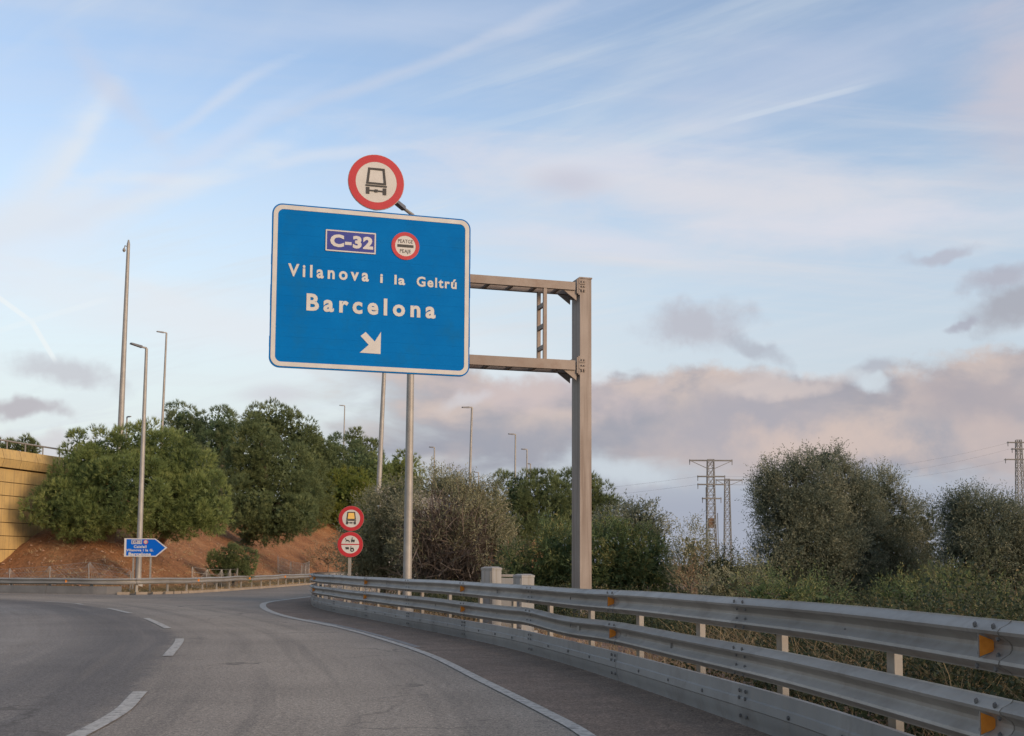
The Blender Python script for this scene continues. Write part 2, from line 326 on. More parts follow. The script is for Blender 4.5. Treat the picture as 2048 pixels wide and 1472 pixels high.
def asphalt(name, mode):
    M = Mat(name, .85, 0, .3); v = M.world()
    sp_ = M.noise(v, 55, 3, .7); big = M.noise(v, .35, 5, .6); mid = M.noise(v, 2.2, 5, .65); sp2 = M.noise(v, 19, 4, .8)
    if mode == 'road':
        uv = M.n('ShaderNodeUVMap'); uv.uv_map = 'lane'; mp = M.n('ShaderNodeMapping'); mp.inputs['Scale'].default_value = (2.2, .07, 1); M.l(uv.outputs[0], mp.inputs[0])
        stk = M.noise(mp.outputs[0], 1.0, 5, .6)
        sx = M.n('ShaderNodeSeparateXYZ'); M.l(uv.outputs[0], sx.inputs[0])
        ad = M.n('ShaderNodeMath', operation='ADD'); M.l(sx.outputs[0], ad.inputs[0])
        ms = M.n('ShaderNodeMath', operation='MULTIPLY_ADD'); M.l(mid, ms.inputs[0]); ms.inputs[1].default_value = .7; ms.inputs[2].default_value = -.35; M.l(ms.outputs[0], ad.inputs[1])
        sc_ = M.n('ShaderNodeMath', operation='MULTIPLY_ADD'); M.l(ad.outputs[0], sc_.inputs[0]); sc_.inputs[1].default_value = 1 / 16; sc_.inputs[2].default_value = .5
        # left lane is a newer blue-black course, right lane an older pale one, wheel tracks polished
        base = M.ramp(sc_.outputs[0], [(.0, (.115, .115, .115)), (.22, (.125, .126, .128)), (.335, (.150, .151, .152)), (.43, (.078, .080, .084)), (.487, (.088, .089, .092)), (.502, (.150, .145, .137)), (.56, (.175, .168, .157)), (.62, (.190, .182, .168)), (.70, (.170, .163, .152)), (.80, (.15, .145, .137))])
        base = M.mix(M.ramp(stk, [(.35, .55), (.5, 0.0), (.50, 0.0), (.72, .5)]), base, (.135, .132, .127))
        base = M.mix(1.0, base, M.ramp(stk, [(.30, .86), (.7, 1.1)]), 'MULTIPLY')
    else:
        base = M.ramp(mid, [(.3, (.092, .075, .064)), (.7, (.140, .115, .099))])
    base = M.mix(1.0, base, M.ramp(big, [(.3, .84), (.7, 1.12)]), 'MULTIPLY')
    base = M.mix(1.0, base, M.ramp(sp_, [(.30, .42), (.5, 1.0), (.72, 1.75)]), 'MULTIPLY')
    base = M.mix(1.0, base, M.ramp(sp2, [(.32, .58), (.66, 1.40)]), 'MULTIPLY')
    spt = M.noise(v, 1.5, 6, .75); base = M.mix(M.ramp(spt, [(.60, 0.0), (.72, .75)]), base, (.062, .060, .058)); cr_ = M.n('ShaderNodeTexVoronoi', feature='DISTANCE_TO_EDGE'); vd = M.n('ShaderNodeVectorMath', operation='MULTIPLY_ADD'); nn_ = M.n('ShaderNodeTexNoise'); nn_.inputs['Scale'].default_value = 1.3; nn_.inputs['Detail'].default_value = 5; M.l(v, nn_.inputs['Vector']); M.l(nn_.outputs['Color'], vd.inputs[0]); vd.inputs[1].default_value = (1.6, 1.6, 0); M.l(v, vd.inputs[2]); M.l(vd.outputs[0], cr_.inputs['Vector']); cr_.inputs['Scale'].default_value = .16
    cm = M.n('ShaderNodeMath', operation='MULTIPLY'); M.l(M.ramp(cr_.outputs['Distance'], [(.0, .8), (.0035, .5), (.006, 0.0)]), cm.inputs[0]); M.l(M.ramp(big, [(.46, 0.0), (.60, 1.0)]), cm.inputs[1]); base = M.mix(cm.outputs[0], base, (.05, .049, .047))
    base = M.mix(1.0, base, (1.58, 1.39, 1.18), 'MULTIPLY'); M.color(base); M.bump(sp_, .5, .008); return M.m
MT['road'] = asphalt('asphalt', 'road'); MT['shoulder'] = asphalt('shoulder_asphalt', 'shoulder')
def paint():
    M = Mat('road_paint', .8, 0, .2); n = M.noise(M.world(), 9, 6, .75); f = M.noise(M.world(), 60, 3, .7)
    c = M.ramp(n, [(.34, (.17, .165, .155)), (.47, (.40, .375, .33)), (.7, (.56, .53, .475))]); M.color(M.mix(1.0, c, M.ramp(f, [(.3, .75), (.6, 1.05)]), 'MULTIPLY')); M.bump(f, .3, .004); return M.m
MT['paint'] = paint()
def faint_paint():
    M = Mat('old_paint', .8, 0, .3); n = M.noise(M.world(), 7, 6, .75); M.color(M.ramp(n, [(.40, (.15, .145, .138)), (.62, (.30, .295, .28))])); return M.m
MT['oldpaint'] = faint_paint()
def earth(name, a, b, c):
    M = Mat(name, .95, 0, .2); n = M.noise(M.world(), .8, 6, .65); f = M.noise(M.world(), 7, 5, .7); st = M.noise(M.world((1, 1, 1)), 22, 3, .6)
    q = M.ramp(n, [(.3, a), (.52, b), (.75, c)]); q = M.mix(1.0, q, M.ramp(f, [(.28, .62), (.55, 1.0), (.75, 1.35)]), 'MULTIPLY')
    q = M.mix(M.ramp(st, [(.62, 0.0), (.70, .55)]), q, (.36, .28, .2)); M.color(q); M.bump(f, .8, .08); return M.m
MT['earth'] = earth('red_earth', (.19, .085, .045), (.26, .125, .068), (.34, .185, .105))
MT['soil'] = earth('stony_soil', (.26, .15, .10), (.34, .215, .15), (.40, .29, .20))
MT['verge'] = earth('sandy_verge', (.28, .20, .12), (.37, .27, .165), (.43, .34, .23))
MT['bankstone'] = earth('bank_stone', (.24, .13, .08), (.32, .19, .12), (.42, .30, .21))
def terrain_mat():
    M = Mat('terrain', .95, 0, .2); at = M.n('ShaderNodeAttribute'); at.attribute_name = 'earth'
    n = M.noise(M.world(), .5, 6, .65); f = M.noise(M.world(), 5, 5, .7)
    g = M.ramp(n, [(.3, (.07, .085, .035)), (.55, (.12, .12, .055)), (.75, (.20, .165, .085))])
    e = M.ramp(n, [(.28, (.21, .090, .041)), (.52, (.285, .135, .059)), (.75, (.36, .195, .093))])
    e = M.mix(1.0, e, M.ramp(f, [(.28, .62), (.52, 1.0), (.75, 1.4)]), 'MULTIPLY')
    st = M.noise(M.world(), 16, 3, .6); e = M.mix(M.ramp(st, [(.60, 0.0), (.68, .5)]), e, (.36, .24, .15))
    M.color(M.mix(at.outputs['Fac'], g, e)); M.bump(f, 1.0, .12); return M.m
MT['terrain'] = terrain_mat()

# ------------------------------------------------------------------ plan: paths
dash_path = Path([(-2.9, -14), (-2.95, 0), (-3.39, 9.17), (-3.92, 12.6), (-5.03, 17.4), (-5.98, 21.4), (-7.15, 24.7), (-9.0, 29.2), (-10.3, 32), (-12.1, 35.5), (-13.9, 38.4), (-15.2, 40.2), (-20, 44.6), (-27, 48.5), (-38, 52.5), (-60, 57), (-95, 62)])
line_path = Path([(2.0, -12), (1.75, 0), (1.25, 5), (.64, 9.37), (.35, 10.9), (-.34, 14), (-1.26, 18), (-2.58, 22.3), (-3.9, 26), (-5.5, 29.8), (-6.7, 33.2), (-7.75, 37), (-8.45, 40.5), (-8.62, 43), (-8.5, 46), (-8.3, 50), (-8.1, 62), (-7.9, 90), (-8, 140)])
bar_path = Path([(2.85, -9), (2.82, 0), (2.70, 3.5), (2.58, 5.3), (2.44, 7), (2.20, 9), (1.87, 11), (1.29, 14), (.61, 17), (-.21, 20), (-1.2, 23), (-2.56, 26.75), (-4.02, 30.8), (-5.6, 35.3), (-6.5, 38.7), (-7.0, 42), (-7.15, 46), (-7.15, 52), (-7.0, 62), (-6.8, 90)])
LR = [(-110, 76), (-70, 67), (-45, 60.5), (-33, 56.8), (-26, 54.4), (-23.2, 53.3), (-19.8, 52.1), (-17.3, 51.7), (-15.9, 53.2), (-15.2, 57.5), (-14.5, 69), (-14.2, 84), (-14.9, 100), (-14.2, 108), (-12, 117), (-7, 126), (0, 132), (8, 138), (13, 150), (15, 200), (15, 266)]
rail_path = Path(LR)
EMB = np.vstack([rail_path.p[::4], [(-300, 266), (-300, 90)]])
def inside(X, Y, poly):
    X, Y = np.asarray(X, float), np.asarray(Y, float); c = np.zeros(X.shape, bool); j = len(poly) - 1
    for i in range(len(poly)):
        xi, yi, xj, yj = *poly[i], *poly[j]
        c ^= ((yi > Y) != (yj > Y)) & (X < (xj - xi) * (Y - yi) / (yj - yi + 1e-12) + xi); j = i
    return c
def H(X, Y):
    X, Y = np.atleast_1d(np.asarray(X, float)), np.atleast_1d(np.asarray(Y, float)); sh = X.shape; x, y = X.ravel(), Y.ravel()
    z = np.full(x.shape, -.05); near = (np.abs(x) < 320) & (y > 30) & (y < 270)
    d = np.full(x.shape, 0.0); pts = rail_path.p[::3]
    if near.any():
        q = np.stack([x[near], y[near]], 1); dd = np.full(len(q), 1e9)
        for a, b in zip(pts[:-1], pts[1:]):
            ab = b - a; t = np.clip(((q - a) @ ab) / (ab @ ab), 0, 1); dd = np.minimum(dd, np.linalg.norm(q - a - t[:, None] * ab, axis=1))
        d[near] = np.where(inside(q[:, 0], q[:, 1], EMB), dd, 0)
    e = np.clip(d - 1.6, 0, None); rise = np.where(e < 12, .58 * e, 6.96 + .10 * (e - 12)); rise = np.minimum(rise, 10.5)
    bump = (np.sin(x * .9 + 1.3) * np.cos(y * .7) * .16 + np.sin(x * 2.3 + y * 1.7) * .10 + np.sin(x * 3.9 - y * 3.3 + np.sin(y)) * .07) * np.clip(e / 2.5, 0, 1)
    far = np.hypot(x, y); z = z + rise + bump + np.where(far > 400, np.sin(x * .004) * np.cos(y * .003) * 1.5, 0)
    return z.reshape(sh)
def h1(x, y): return float(H(x, y)[0])

# ------------------------------------------------------------------ ground
def grid_mesh(name, xs, ys, zf, mat):
    X, Y = np.meshgrid(xs, ys); Z = zf(X, Y); nx, ny = len(xs), len(ys)
    V = np.stack([X, Y, Z], -1).reshape(-1, 3).astype(np.float32); i = np.arange(nx * ny).reshape(ny, nx)
    Fq = np.stack([i[:-1, :-1], i[:-1, 1:], i[1:, 1:], i[1:, :-1]], -1).reshape(-1, 4).astype(np.int32)
    me = bpy.data.meshes.new(name); me.vertices.add(len(V)); me.vertices.foreach_set('co', V.ravel()); me.loops.add(Fq.size); me.loops.foreach_set('vertex_index', Fq.ravel())
    me.polygons.add(len(Fq)); me.polygons.foreach_set('loop_start', np.arange(0, Fq.size, 4, dtype=np.int32)); me.materials.append(mat); me.update(calc_edges=True)
    return me, X, Y, Z, Fq
xs = np.concatenate([np.linspace(-4000, -320, 12), np.linspace(-300, -92, 24), np.arange(-90, 40, .8), np.linspace(42, 300, 24), np.linspace(320, 4000, 12)])
ys = np.concatenate([np.linspace(-2500, -60, 10), np.linspace(-50, 42, 26), np.arange(43, 150, .8), np.linspace(152, 300, 26), np.linspace(320, 6000, 14)])
me, X, Y, Z, Fq = grid_mesh('terrain', xs, ys, H, MT['terrain'])
a = me.attributes.new('earth', 'FLOAT', 'POINT'); a.data.foreach_set('value', (np.clip((Z + .05) / .5, 0, 1) * np.clip((12 - Z) / 2, 0, 1)).ravel().astype(np.float32))
me.shade_smooth(); tag(link('terrain', me), kind='structure')
# road: a wide asphalt sheet; its UVs run across and along the lane
xs = np.concatenate([np.arange(-110, -40, 2.5), np.arange(-40, 8.1, .5)]); ys = np.concatenate([np.arange(-14, 60, .5), np.arange(60, 140, 2)])
me, X, Y, Z, Fq = grid_mesh('road', xs, ys, lambda X, Y: np.zeros(X.shape), MT['road'])
q = np.stack([X.ravel(), Y.ravel()], 1); best = np.full(len(q), 1e9); sd_ = np.zeros(len(q)); ss = np.zeros(len(q)); pp = dash_path.p[::6]; acc = 0
for a_, b_ in zip(pp[:-1], pp[1:]):
    ab = b_ - a_; Lg = np.linalg.norm(ab); t = np.clip(((q - a_) @ ab) / (ab @ ab), 0, 1); off = q - a_ - t[:, None] * ab; dd = np.linalg.norm(off, axis=1)
    sg = np.sign(ab[1] * (q[:, 0] - a_[0]) - ab[0] * (q[:, 1] - a_[1])); k = dd < best
    best[k] = dd[k]; sd_[k] = (dd * sg)[k]; ss[k] = acc + (t * Lg)[k]; acc += Lg
uv = me.uv_layers.new(name='lane'); uvd = np.stack([sd_, ss], 1)[Fq.ravel()]; uv.data.foreach_set('uv', uvd.astype(np.float32).ravel())
bm = bmesh.new(); bm.from_mesh(me)
def drop(f):
    c = f.calc_center_median(); return bool(inside(c.x, c.y, EMB)) and float(np.min(np.hypot(rail_path.p[:, 0] - c.x, rail_path.p[:, 1] - c.y))) > 1.0
bmesh.ops.delete(bm, geom=[f for f in bm.faces if f.calc_center_median().y > 45 and drop(f)], context='FACES'); bm.to_mesh(me); bm.free()
tag(link('road', me), kind='structure')
# brownish shoulder between the white edge line and the barrier
def between(pa, pb, z, name, mat, n=160, s0=0, s1=None, t0=0, t1=None):
    s1 = s1 or pa.L; t1 = t1 or pb.L; vs = []
    for i in range(n + 1):
        a = pa.at(s0 + (s1 - s0) * i / n); b = pb.at(t0 + (t1 - t0) * i / n); vs += [Vector((a.x, a.y, z)), Vector((b.x, b.y, z))]
    return MB().add(vs, [(2 * i, 2 * i + 1, 2 * i + 3, 2 * i + 2) for i in range(n)]).build(name, mat, kind='structure')
between(line_path, bar_path, .004, 'road_shoulder', MT['shoulder'], s0=line_path.near(1.75, 0), s1=line_path.near(-8.1, 62), t0=bar_path.near(2.82, 0), t1=bar_path.near(-7, 62))
# stony soil behind the barrier
bp = [(p[0] + .35, p[1]) for p in bar_path.p[::4]]
MB().add([Vector((x, y, .012)) for x, y in bp + [(60, 95), (60, -9)]], [tuple(range(len(bp) + 2))]).build('soil', MT['soil'], kind='structure')
# painted lines
def line_piece(name, path, s0, s1, wd, z=.009, mat='paint', side=0):
    n = max(2, int((s1 - s0) / .3)); pts = [path.at(s0 + (s1 - s0) * i / n) for i in range(n + 1)]
    return ribbon(name, pts, (side - wd / 2, side + wd / 2), z, MT[mat])
line_piece('road_marking', line_path, 0, line_path.near(-3.9, 26), .13); 
line_piece('road_marking', line_path, line_path.near(-3.9, 26), line_path.near(-8.3, 50), .20); line_piece('road_marking', line_path, line_path.near(-8.3, 50), line_path.L, .13)
line_piece('road_marking', line_path, line_path.near(-1.7, 19.4), line_path.near(-5.0, 28.8), .12, .0065, 'oldpaint', .16)
S = dash_path.near
for (a, b) in (((-2.98, 1.2), (-3.1, 4.7)), ((-3.36, 8.7), (-3.9, 12.6)), ((-5.03, 17.4), (-5.98, 21.4)), ((-7.15, 24.7), (-9.0, 29.2)), ((-10.3, 32), (-12.1, 35.5)), ((-13.9, 38.4), (-16.2, 41.2)), ((-20, 44.6), (-23.5, 46.8)), ((-27, 48.5), (-31, 50.2))):
    line_piece('road_marking', dash_path, S(*a), S(*b), .15)
inner = Path([(p[0], p[1]) for p in ([(-98, 71), (-68, 63.5), (-45, 57), (-33, 53.2), (-23.5, 50.4), (-18.5, 49), (-15.5, 49.2), (-14.2, 50.6)])])
line_piece('road_marking', inner, 0, inner.L, .13, .009, 'oldpaint')
rampl = Path([(-13.6, 55), (-13.2, 69), (-12.9, 84), (-13.4, 100), (-12.6, 108), (-10, 116)]); line_piece('road_marking', rampl, 0, rampl.L, .13, .009, 'oldpaint')
# sandy verge along the far rail
ribbon('verge', [rail_path.at(s) for s in np.arange(rail_path.near(-17.3, 51.7), rail_path.L, .5)], (-.6, .85), .035, MT['verge'])
def kerb():
    mb = MB(); pts = [rail_path.at(s) for s in np.arange(rail_path.near(-17.3, 51.7), rail_path.near(-14.9, 100), .5)]
    for a, b in zip(pts[:-1], pts[1:]):
        t = (b - a); L = t.length; t.normalize(); n = Vector((t.y, -t.x, 0)); mb.box((a + b) / 2 + n * .92 + Vector((0, 0, .05)), (L + .01, .13, .12), (t, n, Vector((0, 0, 1))))
    mb.build('kerb', MT['kerb'], kind='structure')
kerb()

# ------------------------------------------------------------------ guard rails
WP = [(.138, .008), (.130, .010), (.120, .022), (.098, .066), (.082, .080), (.064, .074), (.030, .018), (.010, .006), (-.010, .006), (-.030, .018), (-.064, .074), (-.082, .080), (-.098, .066), (-.120, .022), (-.130, .010), (-.138, .008)]   # (height, depth) of a W beam
def sweep(mb, path, s0, s1, zc, prof, off, side, th=.004, step=.4, warp=None):
    n = max(1, int(math.ceil((s1 - s0) / step))); vs, fs = [], []; k = len(prof)
    loop = prof + [(z, d - th) for z, d in reversed(prof)]; K = len(loop)
    for i in range(n + 1):
        s = s0 + (s1 - s0) * i / n; p = path.at(s); t = path.tan(s); nn = Vector((t.y, -t.x, 0)) * side; wz, wn = warp(s) if warp else (0, 0)
        for z, d in loop: vs.append(p + nn * (d + off + wn) + Vector((0, 0, zc + z + wz)))
    for i in range(n):
        for j in range(K): fs.append((i * K + j, i * K + (j + 1) % K, (i + 1) * K + (j + 1) % K, (i + 1) * K + j))
    fs += [tuple(range(K)), tuple(n * K + j for j in range(K - 1, -1, -1))]
    mb.add(vs, fs)
ZU = Vector((0, 0, 1))
def one_mesh(name, mb, mat, smooth=False):
    o = mb.build(name, mat, None, smooth); me = o.data; bpy.data.objects.remove(o); return me
bolt_me = one_mesh('bolt', MB().tube([(0, 0, 0), (0, .010, 0)], [.019, .014], 6), MT['bolt'])
slot_me = one_mesh('bolt', MB().box((0, .003, 0), (.022, .006, .05)), MT['bolt'])
gbolt_me = one_mesh('bolt', MB().tube([(0, -.002, 0), (0, .028, 0)], [.022, .018], 6), MT['gantry'])
cp = [(-.06, 0), (.06, 0), (.06, -.055), (.048, -.055), (.048, -.008), (-.048, -.008), (-.048, -.055), (-.06, -.055)]
def cpost(hh): return one_mesh('post', MB().prism([Vector((x, y, hh)) for x, y in cp], [Vector((x, y, -.3)) for x, y in cp]), MT['post'])
def frame(path, s, side):
    p = path.at(s); t = path.tan(s); return p, t, Vector((t.y, -t.x, 0)) * side
def put(name, me, parent, loc, t, n):
    o = link(name, me, parent, Vector(loc) - origin(parent)); o.rotation_euler = Matrix(((t.x, n.x, 0), (t.y, n.y, 0), (0, 0, 1))).to_euler() if t.cross(n).z > 0 else Matrix(((-t.x, n.x, 0), (-t.y, n.y, 0), (0, 0, 1))).to_euler()
    return o
def wobble(k, amp=.007):
    return lambda s: (amp * math.sin(s * .9 + k) * math.sin(s * .31 + 2 * k), amp * 1.5 * math.sin(s * .6 + 1.7 * k))
gr = thing('guardrail', 'near double steel guardrail with orange reflectors curving along the brown shoulder', 'guardrail', (3.25, 7.0, 0))
sref = bar_path.near(2.51, 6.15); PITCHL = 4.06; sA, sB = sref - 3 * PITCHL, bar_path.near(-7, 62)
nseg = int((sB - sA) / PITCHL)
dent = bar_path.near(.4, 18.4)
bend_s = bar_path.near(1.1, 16.4)
near_s = bar_path.near(1.5, 13)
def ramp_up(s): return 1 / (1 + math.exp((s - near_s) / 1.5))
def lowwarp(s):
    a, b = wobble(2.1)(s); g = math.exp(-((s - dent) / .9) ** 2); k = math.exp(-((s - dent + 2.2) / 1.2) ** 2)
    return a + .015 * ramp_up(s) + .022 * g - .03 * k, b - .03 * k
def upwarp(s):
    a, b = wobble(.4)(s); return a + .05 * ramp_up(s), b
for zc, wf, kk in ((.912, upwarp, 0), (.545, lowwarp, 1)):
    for i in range(nseg):
        s0 = sA + i * PITCHL; mb = MB(); sweep(mb, bar_path, s0 - .16, s0 + PITCHL + .16, zc, WP, .005 * (i % 2), -1, warp=wf)
        rl = mb.build('rail', MT['galv'], gr, True, 28)
        if bar_path.at(s0).y > 44: continue
        p, t, n = frame(bar_path, s0, -1); wz, wn = wf(s0)
        for ds in (-.10, .10):
            p, t, n = frame(bar_path, s0 + ds, -1)
            for z, d in ((.104, .064), (-.108, .058), (.045, .042), (-.045, .042)): put('bolt', bolt_me, rl, p + n * (d + wn + .006) + ZU * (zc + z + wz), t, n)
        p, t, n = frame(bar_path, s0 + PITCHL / 2, -1); put('bolt', slot_me, rl, p + n * .012 + ZU * zc, t, n)
        if i % 2 == 1:                                                          # wedge reflector sitting in the valley of the beam
            p, t, n = frame(bar_path, s0 + .02, -1); mb = MB(); o_ = p + ZU * (zc + wz) + n * wn
            tr = [(.012, .030), (.098, .062), (.098, -.062), (.012, -.030)]
            mb.prism([o_ + n * d + ZU * z - t * .003 for d, z in tr], [o_ + n * d + ZU * z + t * .003 for d, z in tr])
            mb.prism([o_ + n * d * .9 + ZU * z * .9 - t * .006 + n * .005 for d, z in tr], [o_ + n * d * .9 + ZU * z * .9 - t * .004 + n * .005 for d, z in tr], 1)
            mb.build('reflector', [MT['galv'], MT['orange']], rl)
pm = cpost(1.0); s = sref - .33 - 6 * PITCHL / 2
while s < sB - .3:
    if bar_path.at(s).y > -3:
        p, t, n = frame(bar_path, s, -1); po = put('post', pm, gr, p - n * .16, t, n)
        if bar_path.at(s).y < 44:
            MB().box(p - n * .075 + ZU * (.912 + upwarp(s)[0]), (.10, .15, .12), (t, n, ZU)).build('spacer', MT['farrail'], gr)
            zl = .545 + lowwarp(s)[0]; MB().box(p - n * .075 + ZU * zl, (.10, .15, .12), (t, n, ZU)).build('spacer', MT['farrail'], gr)
            MB().box(p - n * .07 + ZU * .20, (.06, .18, .05), (t, n, ZU)).build('bracket', MT['farrail'], gr)
    s += PITCHL / 2
def skwarp(s):
    a, b = wobble(4.4, .005)(s); return a + .012 * ramp_up(s), b
SKP = [(.155, -.02), (.15, .0), (.05, .006), (.04, .018), (-.03, .022), (-.04, .010), (-.11, .004), (-.135, -.008), (-.20, -.014)]
for i in range(nseg):
    s0 = sA + i * PITCHL; mb = MB(); sweep(mb, bar_path, s0 - .12, s0 + PITCHL + .12, .185, SKP, .02 + .004 * (i % 2), -1, warp=skwarp)
    sk = mb.build('skirt_panel', MT['skirt'], gr, True, 28)
    if bar_path.at(s0).y > 44: continue
    for ds in (-.07, .07):
        p, t, n = frame(bar_path, s0 + ds, -1)
        for z, d in ((.30, .03), (.24, .034), (.085, .026)): put('bolt', bolt_me, sk, p + n * (d + .01) + ZU * z, t, n)
    for q in (.25, .5, .75):
        p, t, n = frame(bar_path, s0 + PITCHL * q, -1); put('bolt', bolt_me, sk, p + n * .046 + ZU * .20, t, n)
# far rail along the foot of the red bank
fr = thing('guardrail', 'low single guardrail along the foot of the red earth bank', 'guardrail', (-17.3, 51.7, 0))
f0, f1 = rail_path.near(-45, 60.5), rail_path.near(-7, 126); k = 0; s = f0; pm2 = cpost(.66)
while s < f1:
    mb = MB(); sweep(mb, rail_path, s - .1, min(s + 4.3, f1) + .1, .55, WP, .005 * (k % 2), 1, step=.7, warp=wobble(1.2, .02)); rl = mb.build('rail', MT['farrail'], fr, True, 28)
    for q in (0, 2.15):
        p, t, n = frame(rail_path, s + q, 1); put('post', pm2, fr, p - n * .12, t, n)
    if k % 2 == 0:
        p, t, n = frame(rail_path, s + 1.0, 1); o_ = p + ZU * .55; tr = [(.012, .03), (.10, .07), (.10, -.07), (.012, -.03)]
        MB().prism([o_ + n * d + ZU * z - t * .02 for d, z in tr], [o_ + n * d + ZU * z + t * .02 for d, z in tr]).build('reflector', MT['orange'], rl)
    s += 4.3; k += 1
s = f0; e = rail_path.near(-17.0, 51.75)
while s < e - .5:
    mb = MB(); sweep(mb, rail_path, s + .01, min(s + 4.3, e) - .01, .19, [(.15, .0), (.14, .01), (0, .03), (-.15, .05), (-.19, .05)], .06, 1, th=.03, step=.7); mb.build('skirt_panel', MT['farskirt'], fr)
    s += 4.3

# ------------------------------------------------------------------ signs
class Plane:
    def __init__(s, O, u, v): s.O, s.u, s.v = Vector(O), Vector(u).normalized(), Vector(v).normalized(); s.n = s.u.cross(s.v).normalized()
    def w(s, a, b, d=0.0): return s.O + s.u * a + s.v * b + s.n * d
    def loc(s, x, y):
        r = ray(x, y); t = (s.O - CAM).dot(s.n) / r.dot(s.n); q = CAM + r * t - s.O; return q.dot(s.u), q.dot(s.v)
    def poly(s, mb, pts, d0, d1, mi=0): mb.prism([s.w(a, b, d1) for a, b in pts], [s.w(a, b, d0) for a, b in pts], mi); return mb
def rrect(x0, y0, x1, y1, r, n=7):
    out = []
    for cx, cy, a0 in ((x1 - r, y1 - r, 0), (x0 + r, y1 - r, 90), (x0 + r, y0 + r, 180), (x1 - r, y0 + r, 270)):
        out += [(cx + r * math.cos(R(a0 + 90 * i / n)), cy + r * math.sin(R(a0 + 90 * i / n))) for i in range(n + 1)]
    return out
def clip(poly, lo, hi):
    for lim, sg in ((lo, 1), (hi, -1)):
        out = []
        for i in range(len(poly)):
            a, b = poly[i], poly[(i + 1) % len(poly)]; da, db = (a[1] - lim) * sg, (b[1] - lim) * sg
            if da >= 0: out.append(a)
            if da * db < 0: t = da / (da - db); out.append((a[0] + (b[0] - a[0]) * t, a[1] + (b[1] - a[1]) * t))
        poly = out
    return poly
def circle(cx, cy, r, n=40, ry=None): return [(cx + r * math.cos(2 * math.pi * i / n), cy + (ry or r) * math.sin(2 * math.pi * i / n)) for i in range(n)]
def text(pl, s, x0, x1, y0, cap, mat, parent, d=.004, bold=.018, gap=1.28, depth=.004, name='lettering'):
    """word s set on plane pl from x0 to x1 with its baseline at y0 and capitals cap high"""
    cu = bpy.data.curves.new('text', 'FONT'); cu.body = s; cu.size = 1.0; cu.offset = bold; cu.space_character = gap; cu.extrude = .5; cu.resolution_u = 3
    o = bpy.data.objects.new('text', cu); COL.objects.link(o); dg = bpy.context.evaluated_depsgraph_get(); me = bpy.data.meshes.new_from_object(o.evaluated_get(dg))
    bpy.data.objects.remove(o); V = np.array([v.co[:] for v in me.vertices]); mn, mx_ = V[:, 0].min(), V[:, 0].max(); off = origin(parent)
    ch = .73 + 2 * bold
    for v in me.vertices:
        q = pl.w(x0 + (v.co.x - mn) / (mx_ - mn) * (x1 - x0), y0 + (v.co.y + bold) / ch * cap, d + (v.co.z + .5) * depth) - off; v.co = q
    me.name = name; me.materials.clear(); me.materials.append(MT[mat]); me.update(); return link(name, me, parent)
def lorry(pl, cx, cy, r, parent, fill=None, d=.012):
    t = lambda x, y: (cx + x * r, cy + y * r); mb = MB()
    for q in ([(-.32, .53), (.32, .53), (.32, .45), (-.32, .45)], [(-.32, .45), (-.24, .45), (-.29, -.04), (-.38, -.04)], [(.32, .45), (.38, -.04), (.29, -.04), (.24, .45)], [(-.38, -.04), (.38, -.04), (.385, -.11), (-.385, -.11)],
              [(-.41, -.14), (.41, -.14), (.41, -.20), (-.41, -.20)], [(-.39, -.24), (-.26, -.24), (-.26, -.50), (-.39, -.50)], [(.26, -.24), (.39, -.24), (.39, -.50), (.26, -.50)], [(-.26, -.34), (.26, -.34), (.26, -.39), (-.26, -.39)], [(-.06, -.31), (.06, -.31), (.06, -.42), (-.06, -.42)]):
        pl.poly(mb, [t(*p) for p in q], d, d + .004 + .0007 * len(mb.f) / 6)
    mb.build('lorry_symbol', MT['black'], parent)
    if fill: pl.poly(MB(), [t(-.24, .45), t(.24, .45), t(.29, -.04), t(-.29, -.04)], d, d + .003).build('load_symbol', MT[fill], parent)
def round_sign(pl, cx, cy, r, parent, inner=.72, d=.0, bandname='red_band'):
    pl.poly(MB(), circle(cx, cy, r), d - .03, d).build('disc', MT['galv'], parent)
    o, i = circle(cx, cy, r * .985), circle(cx, cy, r * inner)
    MB().ring([pl.w(a, b, d + .008) for a, b in o], [pl.w(a, b, d + .008) for a, b in i], [pl.w(a, b, d + .001) for a, b in o], [pl.w(a, b, d + .001) for a, b in i]).build(bandname, MT['red'], parent)
    pl.poly(MB(), circle(cx, cy, r * inner - .001), d + .001, d + .006).build('face', MT['white'], parent)

YAW = R(16.0); gu = Vector((math.cos(YAW), math.sin(YAW), 0)); gn = Vector((math.sin(YAW), -math.cos(YAW), 0))
PB = P(1160, 1250, 25.0); PB.z = 0
gan = thing('sign_gantry', 'rust stained steel cantilever post with two arms carrying the big blue sign', 'gantry', PB)
base = Plane(PB, gu, ZU)                                              # x along the arms, y up, n towards the road user
ptop = P(1160, 556, 25).z
